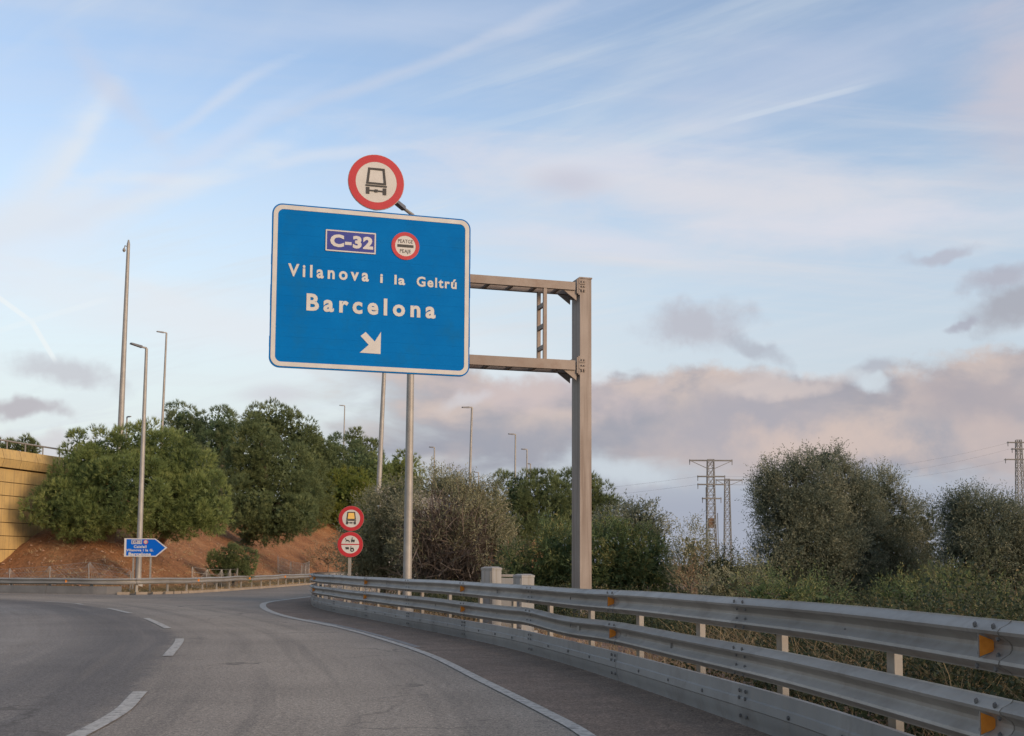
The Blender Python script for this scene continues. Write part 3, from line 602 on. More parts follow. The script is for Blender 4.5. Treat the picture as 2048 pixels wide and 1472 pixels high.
# post: heavy box section, front 0.27 wide, 0.56 deep
FX0, FX1 = base.loc(1160, 900)[0], base.loc(1183, 900)[0]; pw = FX1 - FX0; pcx = (FX0 + FX1) / 2; DEP = .54
mb = MB(); ax = (gu, gn, ZU)
mb.box(base.w(pcx, ptop / 2 - .15, -DEP / 2), (pw, DEP, ptop + .3), ax); mb.box(base.w(pcx, ptop + .008, -DEP / 2), (pw + .03, DEP + .03, .03), ax)
mb.build('post', MT['gpost'], gan)
MB().box(base.w(pcx, .03, -DEP / 2), (.9, 1.0, .06), ax).build('base_plate', MT['galv'], gan)
def zat(y, x): return base.loc(x, y)[1]
arms = []
ARM_L = base.loc(600, 600)[0]
for (yt, yb) in ((563, 579), (720, 739)):
    zt, zb = zat(yt, 1140), zat(yb, 1140); arms.append((zt, zb)); am = MB(); zc = (zt + zb) / 2; hh = zt - zb; xr = FX0 - .004
    for dd in (-.05, -DEP + .05): am.box(base.w((ARM_L + xr - .10) / 2, zc, dd), (xr - .10 - ARM_L, .09, hh), ax)
    arm = am.build('arm', MT['gantry'], gan)
    k = xr - .45
    while k > ARM_L:
        MB().box(base.w(k, zb + .03, -DEP / 2), (.07, DEP - .20, .05), ax).build('batten', MT['gantry'], arm); k -= .52
    mb = MB(); mb.box(base.w(xr - .05, zc, -DEP / 2), (.03, DEP, hh + .14), ax); mb.box(base.w(xr - .02, zc, -DEP / 2), (.03, DEP + .02, hh + .2), ax)
    for z in (zc + hh * .35, zc - hh * .35): mb.box(base.w(FX0 + .05, z, .012), (.13, .022, .025), ax)
    for dd in (-.06, -DEP + .06): mb.prism([base.w(a, b, dd + .012) for a, b in ((xr - .06, zb), (xr - .36, zb), (xr - .06, zb - .22))], [base.w(a, b, dd - .012) for a, b in ((xr - .06, zb), (xr - .36, zb), (xr - .06, zb - .22))])
    mb.build('bracket', MT['gantry'], gan)
for zt, zb in arms:
    for a_ in (.045, .10):
        for f_ in (-.10, .02, .5, .98, 1.10):
            put('bolt', gbolt_me, gan, base.w(FX0 + a_, zb + (zt - zb) * f_, .001), gu, gn)
for a_ in (-.36, .36):
    for d_ in (.12, -.54 / 2, -.66): put('anchor_bolt', gbolt_me, gan, base.w(pcx + a_, .07, d_ - .02), gu, gn)
lx = base.loc(1091, 640)[0]; z0, z1 = arms[1][0] + .002, arms[0][1] - .002
mb = MB().box(base.w(lx, (z0 + z1) / 2, -.05), (.075, .07, z1 - z0), ax).box(base.w(lx, (z0 + z1) / 2, -DEP + .05), (.075, .07, z1 - z0), ax); lad = mb.build('ladder_brace', MT['gantry'], gan)
for i in range(3):
    z = z0 + (z1 - z0) * (.18 + .30 * i); MB().box(base.w(lx, z, -DEP / 2), (.06, DEP - .17, .09), ax).build('rung', MT['gantry'], lad)
# big blue sign
sp0 = Plane(base.w(0, 0, .16), gu, ZU)
cs = [sp0.loc(*q) for q in ((546, 404), (945, 441), (935, 753), (536.5, 734))]
X0, X1 = (cs[0][0] + cs[3][0]) / 2, (cs[1][0] + cs[2][0]) / 2; Y0, Y1 = (cs[2][1] + cs[3][1]) / 2, (cs[0][1] + cs[1][1]) / 2
bs = thing('motorway_sign', 'large blue motorway sign reading Vilanova i la Geltrú and Barcelona with down arrow', 'road sign', sp0.w((X0 + X1) / 2, Y0, 0))
out = rrect(X0, Y0, X1, Y1, .21); ns = 16; hs = (Y1 - Y0) / ns
for i in range(ns):
    c = clip(out, Y0 + hs * i + .0005, Y0 + hs * (i + 1) - .0005); jx = random.uniform(-.004, .004)
    sp0.poly(MB(), [(a + jx, b) for a, b in c], -.05, random.uniform(-.0008, .0008)).build('panel_slat', MT['blue'], bs)
sp0.poly(MB(), rrect(X0 + .02, Y0 + .02, X1 - .02, Y1 - .02, .2), -.06, -.045).build('backing', MT['blue'], bs)
bo, bi = rrect(X0 + .028, Y0 + .028, X1 - .028, Y1 - .028, .185), rrect(X0 + .115, Y0 + .115, X1 - .115, Y1 - .115, .12)
MB().ring([sp0.w(a, b, .006) for a, b in bo], [sp0.w(a, b, .006) for a, b in bi], [sp0.w(a, b, -.004) for a, b in bo], [sp0.w(a, b, -.004) for a, b in bi]).build('border', MT['white'], bs)
mb = MB()
for fx in (.3, .7):
    mb.box(sp0.w(X0 + (X1 - X0) * fx, (Y0 + Y1) / 2, -.085), (.08, .05, Y1 - Y0 - .1), ax)
mb.build('rear_rail', MT['galv'], bs)
def pxword(s, x0, x1, yb, yt, xb, **k):
    """word between pixel columns x0..x1, baseline row yb and cap row yt read at column xb"""
    a, b = sp0.loc(x0, yb)[0], sp0.loc(x1, yb)[0]; y0_ = sp0.loc(xb, yb)[1]; y1_ = sp0.loc(xb, yt)[1]
    return text(sp0, s, a, b, y0_, y1_ - y0_, parent=k.pop('parent', bs), mat=k.pop('mat', 'white'), **k)
pxword('Vilanova', 575.5, 737.5, 553, 526, 590, bold=.030, gap=1.45)
pxword('i', 760, 765.5, 566, 546, 763, bold=.03); pxword('la', 788.5, 810, 569, 548.5, 790, bold=.03, gap=1.15); pxword('Geltrú', 833, 913, 573, 552, 838, bold=.03, gap=1.2)
pxword('Barcelona', 612.5, 871, 621.5, 585, 622, bold=.034, gap=1.42)
ar = [(640, 1063), (690, 1116), (725, 1062), (722, 1185), (607, 1177), (657, 1134), (612, 1085)]
sp0.poly(MB(), [sp0.loc(500 + a / 2.7676, 280 + b / 2.7676) for a, b in ar], .002, .007).build('arrow_symbol', MT['white'], bs)
q = [sp0.loc(*c) for c in ((651, 457), (752.5, 468), (751, 511), (650.5, 500))]
px0, px1, py0, py1 = (q[0][0] + q[3][0]) / 2, (q[1][0] + q[2][0]) / 2, (q[2][1] + q[3][1]) / 2, (q[0][1] + q[1][1]) / 2
rp = sp0.poly(MB(), rrect(px0, py0, px1, py1, .012, 2), .002, .012).build('route_plate', MT['violet'], bs)
a_, b_ = rrect(px0 + .004, py0 + .004, px1 - .004, py1 - .004, .01, 2), rrect(px0 + .03, py0 + .03, px1 - .03, py1 - .03, .006, 2)
MB().ring([sp0.w(*p, .016) for p in a_], [sp0.w(*p, .016) for p in b_], [sp0.w(*p, .011) for p in a_], [sp0.w(*p, .011) for p in b_]).build('border', MT['white'], rp)
pxword('C-32', 660, 746, 493.5, 467, 665, bold=.05, gap=1.12, d=.013, parent=rp)
tx, ty = sp0.loc(810.7, 492.3); tr_ = sp0.loc(838.5, 493)[0] - tx
ts = sp0.poly(MB(), circle(tx, ty, tr_), .002, .010).build('toll_roundel', MT['white'], bs)
o, i = circle(tx, ty, tr_ * .995), circle(tx, ty, tr_ * .74); MB().ring([sp0.w(*p, .015) for p in o], [sp0.w(*p, .015) for p in i], [sp0.w(*p, .009) for p in o], [sp0.w(*p, .009) for p in i]).build('red_band', MT['red'], ts)
sp0.poly(MB(), rrect(tx - tr_ * .58, ty - tr_ * .10, tx + tr_ * .58, ty + tr_ * .10, .01, 2), .009, .014).build('bar_symbol', MT['black'], ts)
text(sp0, 'PEATGE', tx - tr_ * .53, tx + tr_ * .53, ty + tr_ * .21, tr_ * .27, 'black', ts, d=.010, bold=.004, gap=1.05); text(sp0, 'PEAJE', tx - tr_ * .39, tx + tr_ * .39, ty - tr_ * .50, tr_ * .27, 'black', ts, d=.010, bold=.004, gap=1.05)
# round prohibition sign above it
sp1 = Plane(base.w(0, 0, .22), gu, ZU); cx_, cy_ = sp1.loc(752.5, 364.5); rr = sp1.loc(808.5, 366)[0] - cx_
rs = thing('prohibition_sign', 'round red ringed lorry sign mounted above the big blue sign', 'road sign', sp1.w(cx_, cy_ - rr, 0))
round_sign(sp1, cx_, cy_, rr, rs, .73); lorry(sp1, cx_, cy_ + .01, rr * .92, rs)
MB().box(sp1.w(cx_, cy_ - rr * .25, -.06), (.09, .05, rr * 1.45), ax).build('bracket', MT['galv'], rs)
# pair of round signs on the gore
def sign_pole(label, px, yb, Z, top_y, wpx):
    b = P(px, yb, Z); b.z = 0; t = thing('prohibition_sign', label, 'road sign', b); zt = P(px, top_y, Z).z; MB().box(b + ZU * (zt / 2 - .1), (wpx * Z / F, .05, zt + .2)).build('post', MT['post'], t); return t, b
pz = 34.6; tw, bb = sign_pole('two stacked round red ringed signs on a pole behind the far guardrail end', 699, 1150, pz, 1030, 6)
pl = Plane(bb + Vector((0, -.06, 0)), (1, .06, 0), ZU)
for (px, py, rp_, kk) in ((702.5, 1037, 25.3, 0), (700.5, 1089, 25.5, 1)):
    a, b = pl.loc(px, py); r_ = rp_ * pz / F
    hold = link('sign_plate', pl and MB().box(pl.w(a, b, -.035), (.2, .03, .3)).build('tmp', MT['galv']).data, tw); hold.location = -origin(tw)
    bpy.data.objects.remove([o for o in COL.objects if o.name.startswith('tmp')][0])
    class _: pass
    # discs and symbols are children of their plate; world offset of the plate is zero
    round_sign(pl, a, b, r_, hold, .70)
    if kk == 0: lorry(pl, a, b + .005, r_ * .95, hold, 'yellow')
    else:
        pl.poly(MB(), [(a - r_ * .71, b - .012), (a + r_ * .71, b - .012), (a + r_ * .71, b + .018), (a - r_ * .71, b + .018)], .003, .011).build('bar_symbol', MT['red'], hold)
        u = r_; mb = MB(); A = lambda L: [(a + x * u, b + y * u) for x, y in L]
        for L in ([(-.42, .46), (-.36, .50), (-.30, .38), (-.10, .34), (-.02, .20), (-.06, .20), (-.12, .26), (-.30, .26), (-.36, .38)], [(-.32, .30), (-.28, .30), (-.34, .18), (-.38, .18)], [(-.14, .30), (-.10, .30), (-.06, .16), (-.10, .16)],
                  [(.04, .38), (.36, .38), (.34, .24), (.08, .24)], [(.10, .38), (.16, .38), (.18, .56), (.12, .56)]): pl.poly(mb, A(L), .005, .010 + .0003 * len(mb.f) / 9)
        for c in ((.12, .22), (.28, .22)): pl.poly(mb, [(a + c[0] * u + x, b + c[1] * u + y) for x, y in circle(0, 0, .055 * u, 10)], .005, .0115)
        for L in ([(-.38, -.20), (-.10, -.20), (-.10, -.38), (-.34, -.38)], [(.04, -.12), (.08, -.12), (.08, -.30), (.04, -.30)], [(.02, -.26), (.26, -.24), (.26, -.34), (.02, -.36)]): pl.poly(mb, A(L), .005, .010 + .0003 * len(mb.f) / 9)
        o, i = [[(a + .16 * u + x, b - .42 * u + y) for x, y in circle(0, 0, q, 16)] for q in (.15 * u, .07 * u)]
        mb.ring([pl.w(*p, .0125) for p in o], [pl.w(*p, .0125) for p in i], [pl.w(*p, .005) for p in o], [pl.w(*p, .005) for p in i]); mb.build('vehicle_symbol', MT['black'], hold)
# blue arrow-shaped direction sign in front of the red bank
AZ = 54.6; ab = P(290, 1190, AZ); ab.z = 0
asn = thing('direction_sign', 'small blue arrow shaped sign reading Calafell and Barcelona below the red bank', 'road sign', ab)
pl = Plane(P(290, 1094, AZ), (1, .05, 0), ZU); po = [pl.loc(*q) for q in ((248, 1113), (312, 1113.5), (334.5, 1095.5), (311, 1077), (249, 1076.5))]
cxm = sum(p[0] for p in po) / 5; pi_ = [(a + (cxm - a) * .045 + (.05 if a < -.8 else 0) - (.05 if a > .9 else 0), b * .90) for a, b in po]
bd = pl.poly(MB(), po, -.03, 0).build('board', MT['blue2'], asn)
MB().ring([pl.w(*p, .006) for p in po], [pl.w(*p, .006) for p in pi_], [pl.w(*p, -.002) for p in po], [pl.w(*p, -.002) for p in pi_]).build('border', MT['white'], bd)
def aw(s, x0, x1, yb, yt, bold, gap=1.1, mat='white', d=.004, par=None): return text(pl, s, pl.loc(x0, yb)[0], pl.loc(x1, yb)[0], pl.loc(x0, yb)[1], pl.loc(x0, yt)[1] - pl.loc(x0, yb)[1], mat, par or bd, d=d, bold=bold, gap=gap)
aw('Calafell', 267.5, 293, 1096, 1090.3, .03); aw('Vilanova i la G.', 252.5, 307, 1102.5, 1097.3, .03); aw('Barcelona', 257, 302, 1111, 1104.5, .05)
a, b = pl.loc(263, 1088), pl.loc(284, 1079.5); rp = pl.poly(MB(), rrect(a[0], a[1], b[0], b[1], .01, 2), .001, .006).build('route_plate', MT['violet'], bd)
pa, pb_ = rrect(a[0], a[1], b[0], b[1], .01, 2), rrect(a[0] + .025, a[1] + .025, b[0] - .025, b[1] - .025, .005, 2)
MB().ring([pl.w(*p, .009) for p in pa], [pl.w(*p, .009) for p in pb_], [pl.w(*p, .004) for p in pa], [pl.w(*p, .004) for p in pb_]).build('border', MT['white'], rp)
aw('C-32', 265.5, 281.5, 1086.7, 1081, .06, 1.0, d=.007)
tx, ty = pl.loc(291.5, 1084); tr_ = .105; ts = pl.poly(MB(), circle(tx, ty, tr_, 24), .001, .006).build('toll_roundel', MT['white'], bd)
o, i = circle(tx, ty, tr_, 24), circle(tx, ty, tr_ * .72, 24); MB().ring([pl.w(*p, .009) for p in o], [pl.w(*p, .009) for p in i], [pl.w(*p, .005) for p in o], [pl.w(*p, .005) for p in i]).build('red_band', MT['red'], ts)
pl.poly(MB(), [(tx - .05, ty - .012), (tx + .05, ty - .012), (tx + .05, ty + .012), (tx - .05, ty + .012)], .005, .009).build('bar_symbol', MT['black'], ts)
for px in (265, 299.5):
    p = P(px, 1150, AZ); zt = P(px, 1078, AZ).z; MB().box(Vector((p.x, AZ + .07, zt / 2 - .1)), (.075, .05, zt + .2)).build('post', MT['post'], asn)

# ------------------------------------------------------------------ lamp posts
def lamp(label, px, ytop, Z, zb=None, base=None, lean=0.0, r=(.11, .06), arm=(-.9, 0, .06), group='street lamps above the trees', rot=0.0, rtop=None):
    t = P(px, ytop, Z); bx = P(*base, Z).x if base else t.x - lean; zb = h1(bx, Z) if zb is None else zb; b = Vector((bx, Z, zb))
    th = thing('street_lamp', label, 'street lamp', b, group)
    MB().tube([b - ZU * .3, b + (t - b) * .35, t], [r[0], r[0] * .65 + r[1] * .35, r[1]], 12).build('pole', MT['lamp'], th, True)
    MB().tube([b - ZU * .05, b + ZU * .35, b + ZU * .4], [r[0] * 1.5, r[0] * 1.5, r[0]], 12).build('base', MT['concrete'], th, True)
    a = Vector((arm[0], arm[1], arm[2])); ln = a.length; ad = a.normalized(); sd2 = ad.cross(ZU).normalized(); ud = sd2.cross(ad)
    MB().tube([t + ZU * .02, t - ZU * .0 + ad * ln * .35], [.05, .045], 8).build('arm', MT['lamp'], th, True)
    k = .11; q = t + ad * ln * .3; e = t + ad * ln; pts = lambda z, f: [q + sd2 * k * .6 * f + ud * z, e + sd2 * k * .8 * f + ud * (z * .6), e - sd2 * k * .8 * f + ud * (z * .6), q - sd2 * k * .6 * f + ud * z]
    lm = MB().prism(pts(.07, .8), pts(-.05, 1)).build('lamp_head', MT['luminaire'], th)
    return th
lamp('street lamp rising behind the blue arrow sign', 293, 697, 56, 0.1, (275, 1190), r=(.15, .07), arm=(-.52, -.75, .10))
lamp('slim street lamp above the pines right of the tall camera mast', 333, 666, 92, None, (321, 900), r=(.13, .07), arm=(-.62, -.5, .02))
lamp('thick lamp pole behind the near guardrail, its head peeking over the big sign', 826, 432, 32, 0, (814, 1190), r=(.125, .085), arm=(-.66, -1.9, .10))
lamp('lamp pole standing on the concrete parapet, seen below the big blue sign', 778, 540, 76, P(757, 985, 76).z, (757, 985), r=(.17, .10), arm=(-.9, -.6, .02))
lamp('tallest street lamp right of the big sign, above the brown shrub', 944, 815, 80, 0, (934.5, 1060), r=(.13, .07), arm=(-.65, -.5, -.06))
lamp('lamp nearest the gantry post but two, thin pole over the dark pines', 1031, 869, 95, 0, lean=.05, arm=(-.56, -.4, 0))
lamp('small lamp just left of the gantry post, over the dark pines', 1054, 899, 108, 0, lean=.04, arm=(-.50, -.4, 0))
lamp('tiny lamp close to the right of the small lamp beside the gantry post', 1061, 928, 124, 0, arm=(-.3, -.4, 0))
lamp('far small lamp between the grey lamp pole and the tallest right lamp', 869, 895, 106, 0, lean=.03, arm=(-.42, -.4, 0))
lamp('faint lamp low behind the brown shrub, right of the tallest lamp there', 957, 945, 136, 0, arm=(-.42, -.4, 0))
lamp('far lamp above the pine slope left of the hanging sign poles', 689.5, 811.5, 138, lean=.1, arm=(-.56, -.4, 0))
lamp('tiny far lamp right beside the tall camera mast', 254, 834, 101, arm=(.44, -.4, 0))
# tall mast with a camera
t = P(257, 487, 86); b = Vector((P(247, 860, 86).x - .25, 86, h1(P(247, 860, 86).x, 86)))
ms = thing('camera_mast', 'very tall tapered grey mast with small camera rising behind the round pine', 'mast', b)
MB().tube([b - ZU * .3, b + (t - b) * .5, t], [.25, .19, .12], 14).build('pole', MT['lamp'], ms, True)
MB().tube([t, t + ZU * .28], [.11, .05], 10).build('cap', MT['lamp'], ms, True)
MB().tube([t - ZU * .25, t + Vector((-.22, -.1, -.2)), t + Vector((-.27, -.12, -.45))], [.04, .05, .05], 8).tube([t + Vector((-.27, -.12, -.38)), t + Vector((-.27, -.12, -.55)), t + Vector((-.27, -.12, -.68))], [.06, .13, .05], 10).build('camera_housing', MT['cabinet'], ms, True)

# ------------------------------------------------------------------ utility cabinets
def cabinet(label, x0, x1, yt, Z, dep, rot):
    b0, b1 = P(x0, 1200, Z), P(x1, 1200, Z); zt = P(x0, yt, Z).z; c = Vector(((b0.x + b1.x) / 2, Z + dep / 2, 0)); wd = (b1.x - b0.x)
    u = Vector((math.cos(rot), math.sin(rot), 0)); v = Vector((-u.y, u.x, 0)); wd = wd - abs(math.sin(rot)) * dep; A = (u, v, ZU)
    t = thing('utility_cabinet', label, 'cabinet', c, 'utility cabinets behind the guardrail')
    MB().box(c + ZU * (zt / 2 + .04), (wd, dep, zt - .10), A).build('body', MT['cabinet'], t)
    MB().box(c + ZU * (zt - .035), (wd + .02, dep + .02, .035), A).prism([c + u * a * (wd / 2 + .01) + v * b_ * (dep / 2 + .01) + ZU * (zt - .016) for a, b_ in ((-1, -1), (1, -1), (1, 1), (-1, 1))][::-1], [c + u * a * (wd / 2 - .05) + v * b_ * (dep / 2 - .05) + ZU * (zt + .01) for a, b_ in ((-1, -1), (1, -1), (1, 1), (-1, 1))][::-1]).build('lid', MT['cabinet'], t)
    MB().box(c + ZU * .03, (wd + .1, dep + .1, .14), A).build('plinth', MT['concrete'], t)
    d = MB().box(c - v * (dep / 2 + .006) + ZU * (zt / 2 + .05), (wd - .05, .012, zt - .25), A).build('door', MT['cabinet'], t)
    MB().box(c - v * (dep / 2 + .022) + u * (wd * .36) + ZU * (zt * .55), (.02, .025, .10), A).build('handle', MT['luminaire'], d)
    return t
cabinet('taller pale grey utility cabinet behind the near guardrail', 960, 1004.5, 1134, 23.5, .34, R(-33))
cabinet('wider pale utility cabinet with sunlit warm side, near the gantry post', 1024.5, 1071, 1149, 22.6, .40, R(-38))
c = P(1014, 1190, 24.6); c.z = 0; zt = P(1014, 1150, 24.6).z
t = thing('small_cabinet', 'low grey box half hidden between the two utility cabinets', 'cabinet', c); MB().box(c + ZU * (zt / 2 - .03), (.26, .2, zt - .06)).build('body', MT['cabinet'], t); MB().box(c + ZU * (zt - .01), (.28, .22, .05)).build('lid', MT['galv'], t)  # small box-shaped cabinet with a lid between the two larger ones

# ------------------------------------------------------------------ overpass wing wall
wd_ = Vector((1.3, 5.5, 0)).normalized(); wn_ = Vector((wd_.y, -wd_.x, 0)); wo = Vector((-25.65, 56.6, 0))
ov = thing('overpass_wall', 'ochre concrete overpass wing wall of stacked panels with railing on top', 'wall', wo)
zt_ = P(0, 897, 58).z; zpb = P(0, 934, 58).z; WA = (wd_, wn_, ZU); WL = 11.0
MB().box(wo + wd_ * (WL / 2) - wn_ * .35 + ZU * (zpb / 2 - .2), (WL, .5, zpb + .38), WA).build('wall_core', MT['joint'], ov)
rows = 9; rh = (zpb - .05) / rows
for i in range(rows):
    for k in range(3):
        L = WL / 3; MB().box(wo + wd_ * (L * (k + .5)) - wn_ * (.05 + random.uniform(0, .012)) + ZU * (rh * (i + .5)), (L - .015, .12, rh - .035), WA).build('wall_panel', MT['ochre'], ov)
k = 0
while k < WL:
    for (za, zb, oa, ob) in ((zt_, zpb + (zt_ - zpb) * .45, .10, .26), (zpb + (zt_ - zpb) * .45, zpb, .26, .14)):
        A_ = [wo + wd_ * (k + .015) + wn_ * oa + ZU * (za - .008), wo + wd_ * (k + 1.335) + wn_ * oa + ZU * (za - .008), wo + wd_ * (k + 1.335) + wn_ * ob + ZU * (zb + .008), wo + wd_ * (k + .015) + wn_ * ob + ZU * (zb + .008)]
        MB().prism(A_, [p - wn_ * .22 for p in A_]).build('parapet_panel', MT['ochre'], ov)
    k += 1.35
MB().box(wo + wd_ * (WL / 2) - wn_ * .2 + ZU * ((zt_ + zpb) / 2 - .03), (WL, .3, zt_ - zpb - .1), WA).build('parapet_core', MT['joint'], ov)
rl = MB().tube([wo + ZU * (zt_ + .42), wo + wd_ * WL + ZU * (zt_ + .42)], .045, 8).build('railing', MT['galv'], ov)
for i in range(8): MB().box(wo + wd_ * (.4 + i * 1.45) + ZU * (zt_ + .2), (.05, .05, .44), WA).build('railing_post', MT['galv'], rl)
# concrete parapet behind the grey-brown shrubs
pa_ = P(765, 990, 78); pb2 = P(812, 990, 78); zt2 = P(765, 979, 78).z; mid_ = Vector(((pa_.x + pb2.x) / 2 + 1.2, 79, 0))
cp_ = thing('concrete_parapet', 'grey concrete parapet wall showing between the pines and the brown shrub', 'wall', mid_)
MB().box(mid_ + ZU * (zt2 / 2 - .2), (4.6, .5, zt2)).build('wall', MT['concrete'], cp_); MB().box(mid_ + ZU * (zt2 - .09), (4.9, .7, .16)).build('coping', MT['concrete'], cp_)
MB().box(Vector((pa_.x + .35, 78.7, zt2 + .08)), (.8, .5, .18)).build('cap_block', MT['concrete'], cp_)

# ------------------------------------------------------------------ wire fences on the bank
def fence(label, pts, hgt, n):
    P3 = [Vector((x, y, h1(x, y))) for x, y in pts]; t = thing('wire_fence', label, 'fence', P3[0]); mb = MB()
    allp = []
    for a, b in zip(P3[:-1], P3[1:]):
        for i in range(n): allp.append(a.lerp(b, i / n))
    allp.append(P3[-1])
    for p in allp: p.z = h1(p.x, p.y)
    for p in allp: MB().tube([p - ZU * .2, p + ZU * hgt * random.uniform(.85, 1.02) + Vector((random.uniform(-.06, .06), 0, 0))], .020, 6).build('post', MT['netting'], t)
    for a, b in zip(allp[:-1], allp[1:]):
        L = (b - a).length; k = int(L / .16)
        for z in np.linspace(.08, hgt - .05, 5): mb.tube([a + ZU * z, b + ZU * z], .006, 3, cap=False)
        for i in range(k):
            q0, q1 = a.lerp(b, i / k), a.lerp(b, min(1, (i + 6) / k)); qq = a.lerp(b, max(0, (i - 6) / k))
            for q in (q1, qq): mb.tube([q0 + ZU * .05, q + ZU * (hgt - .05)], .0042, 3, cap=False)
    mb.build('wire_mesh', MT['netting'], t, kind='stuff')
fence('low wire fence with thin posts below the ochre wall and round pine', [(-25.6, 56.0), (-21.5, 54.9), (-17.5, 54.2)], 1.0, 2)
fence('leaning wire fence beside the dark bush on the red bank', [(-16.7, 61.8), (-15.4, 62.8), (-15.15, 65.2)], 1.15, 2)
fence('wire fence on the bank at the right end, before the dry scrub', [(-17.0, 86), (-16.7, 94), (-17.3, 101)], 1.2, 2)

# ------------------------------------------------------------------ pylons and wires
def pylon(label, px, ytop, ybase, Z, w0, w1, arms_, nlev, th=.075, boxy=None):
    b = P(px, ybase, Z); zt = P(px, ytop, Z).z; x = P(px, ytop, Z).x; b = Vector((x, Z, -.1)); t = thing('lattice_pylon', label, 'pylon', b, 'power pylons beyond the olive trees'); hw = lambda z: (w0 + (w1 - w0) * z / zt) / 2
    c4 = ((-1, -1), (1, -1), (1, 1), (-1, 1)); A = lambda i, z: Vector((x + c4[i][0] * hw(z), Z + c4[i][1] * hw(z), z))
    for i in range(4): MB().tube([A(i, -.1), A(i, zt)], th * .75, 4).build('leg', MT['pylon'], t)
    mb = MB()
    for l in range(nlev):
        za, zb = zt * l / nlev, zt * (l + 1) / nlev
        for i in range(4):
            j = (i + 1) % 4; mb.tube([A(i, za), A(j, zb)], th * .42, 4, cap=False); mb.tube([A(j, za), A(i, zb)], th * .42, 4, cap=False); mb.tube([A(i, zb), A(j, zb)], th * .4, 4, cap=False)
    mb.build('lattice_bracing', MT['pylon'], t)
    for (z, l, r_, br) in arms_:
        z = P(px, z, Z).z; l, r_ = l * Z / F, r_ * Z / F; am = MB().box((x + (l + r_) / 2, Z - hw(z), z), (r_ - l, .12, .13)).box((x + (l + r_) / 2, Z + hw(z), z), (r_ - l, .12, .13))
        if br:
            for e_ in (l, r_): am.tube([(x + e_, Z - hw(z), z - .05), (x + math.copysign(hw(z), e_), Z - hw(z), z - br)], .06, 4)
        am = am.build('crossarm', MT['pylon'], t)
        for e_ in (l, r_): MB().tube([(x + e_, Z - .1, z + .15), (x + e_, Z - .1, z - .65)], [.07, .05], 6).build('insulator', MT['luminaire'], am)
    return t, x, zt, hw
PZ = 165
t1, x1, z1_, hw1 = pylon('broad lattice pylon with wide flat top arm and transformer box, between shrubs', 1421, 919, 1120, PZ, 1.45, .85, ((921, -42, 43, 1.2), (953, -26, 28, 0), (969, -26, 27, 0), (997, -17, 20, 0)), 13, .10)
zq = P(1421, 1046, PZ).z; MB().box((x1, PZ, zq), (.72, .7, 1.35)).build('transformer', MT['rust'], t1)
MB().tube([(x1 + hw1(0) + .25, PZ - .4, -.1), (x1 + .85, PZ - .4, zq + 1.4)], .06, 5).tube([(x1 - .75, PZ - .4, zq - 1), (x1 - .75, PZ - .4, zq + 5)], .05, 5).build('cable', MT['luminaire'], t1)
t2, x2, z2_, hw2 = pylon('slimmer lattice pylon just right of the one with the transformer box', 1454, 958, 1122, 200, 1.3, .75, ((960, -22, 30, .9),), 14, .10)
t3, x3, z3_, hw3 = pylon('distant lattice pylon at the right edge behind the last olive tree', 2037, 880, 1130, 190, 1.7, .7, ((885, -22, 22, 0), (898, -14, 14, 0), (919, -28, 28, 0)), 16, .10)
pw_ = thing('power_line', 'thin overhead power wires sagging between the pylons', 'power line', (x1, PZ, 0))
def wire(a, b, sag):
    a, b = Vector(a), Vector(b); pts = [a.lerp(b, i / 16) - ZU * (sag * 4 * (i / 16) * (1 - i / 16)) for i in range(17)]; MB().tube(pts, .011, 4).build('wire', MT['wire'], pw_)
for z3p, z1p in ((885, 953), (898, 969), (919, 969)): wire((x3 - 1.5, 190, P(2037, z3p, 190).z), (x1 + 1.8, PZ, P(1421, z1p, PZ).z), 1.5)
for z1p, dx_ in ((953, -1.8), (969, -1.8)): wire((x1 + dx_, PZ, P(1421, z1p, PZ).z), (-40, 205, P(1421, z1p, PZ).z - 1.5), 1.5)

# ------------------------------------------------------------------ vegetation
def unit(v): return v / np.maximum(np.linalg.norm(v, axis=-1, keepdims=True), 1e-9)
def rdir(rng, n): return unit(rng.normal(size=(n, 3)))
def lobes_px(L, Z):
    out = []
    for q in L:
        px, py, rx, ry = q[:4]; dz_ = q[4] if len(q) > 4 else 0.0; c = P(px, py, Z + dz_); k = (Z + dz_) / F; out.append((np.array(c), np.array([rx * k, (rx + ry) * .5 * k, ry * k])))
    return out
def clumps_on(rng, lobes, cr, cover=1.25, floor=None):
    C, T = [], []
    for i, (c, r) in enumerate(lobes):
        area = 4 * math.pi * ((r[0] * r[1]) ** 1.6 / 3 + (r[0] * r[2]) ** 1.6 / 3 + (r[1] * r[2]) ** 1.6 / 3) ** (1 / 1.6)
        n = max(6, int(cover * area / (math.pi * cr * cr))); d = rdir(rng, n); p = c + d * r * rng.uniform(.78, .97, (n, 1))
        keep = np.ones(n, bool)
        for j, (c2, r2) in enumerate(lobes):
            if j != i: keep &= np.linalg.norm((p - c2) / r2, axis=1) > .62
        C.append(p[keep]); T.append(d[keep])
    return np.vstack(C), np.vstack(T)
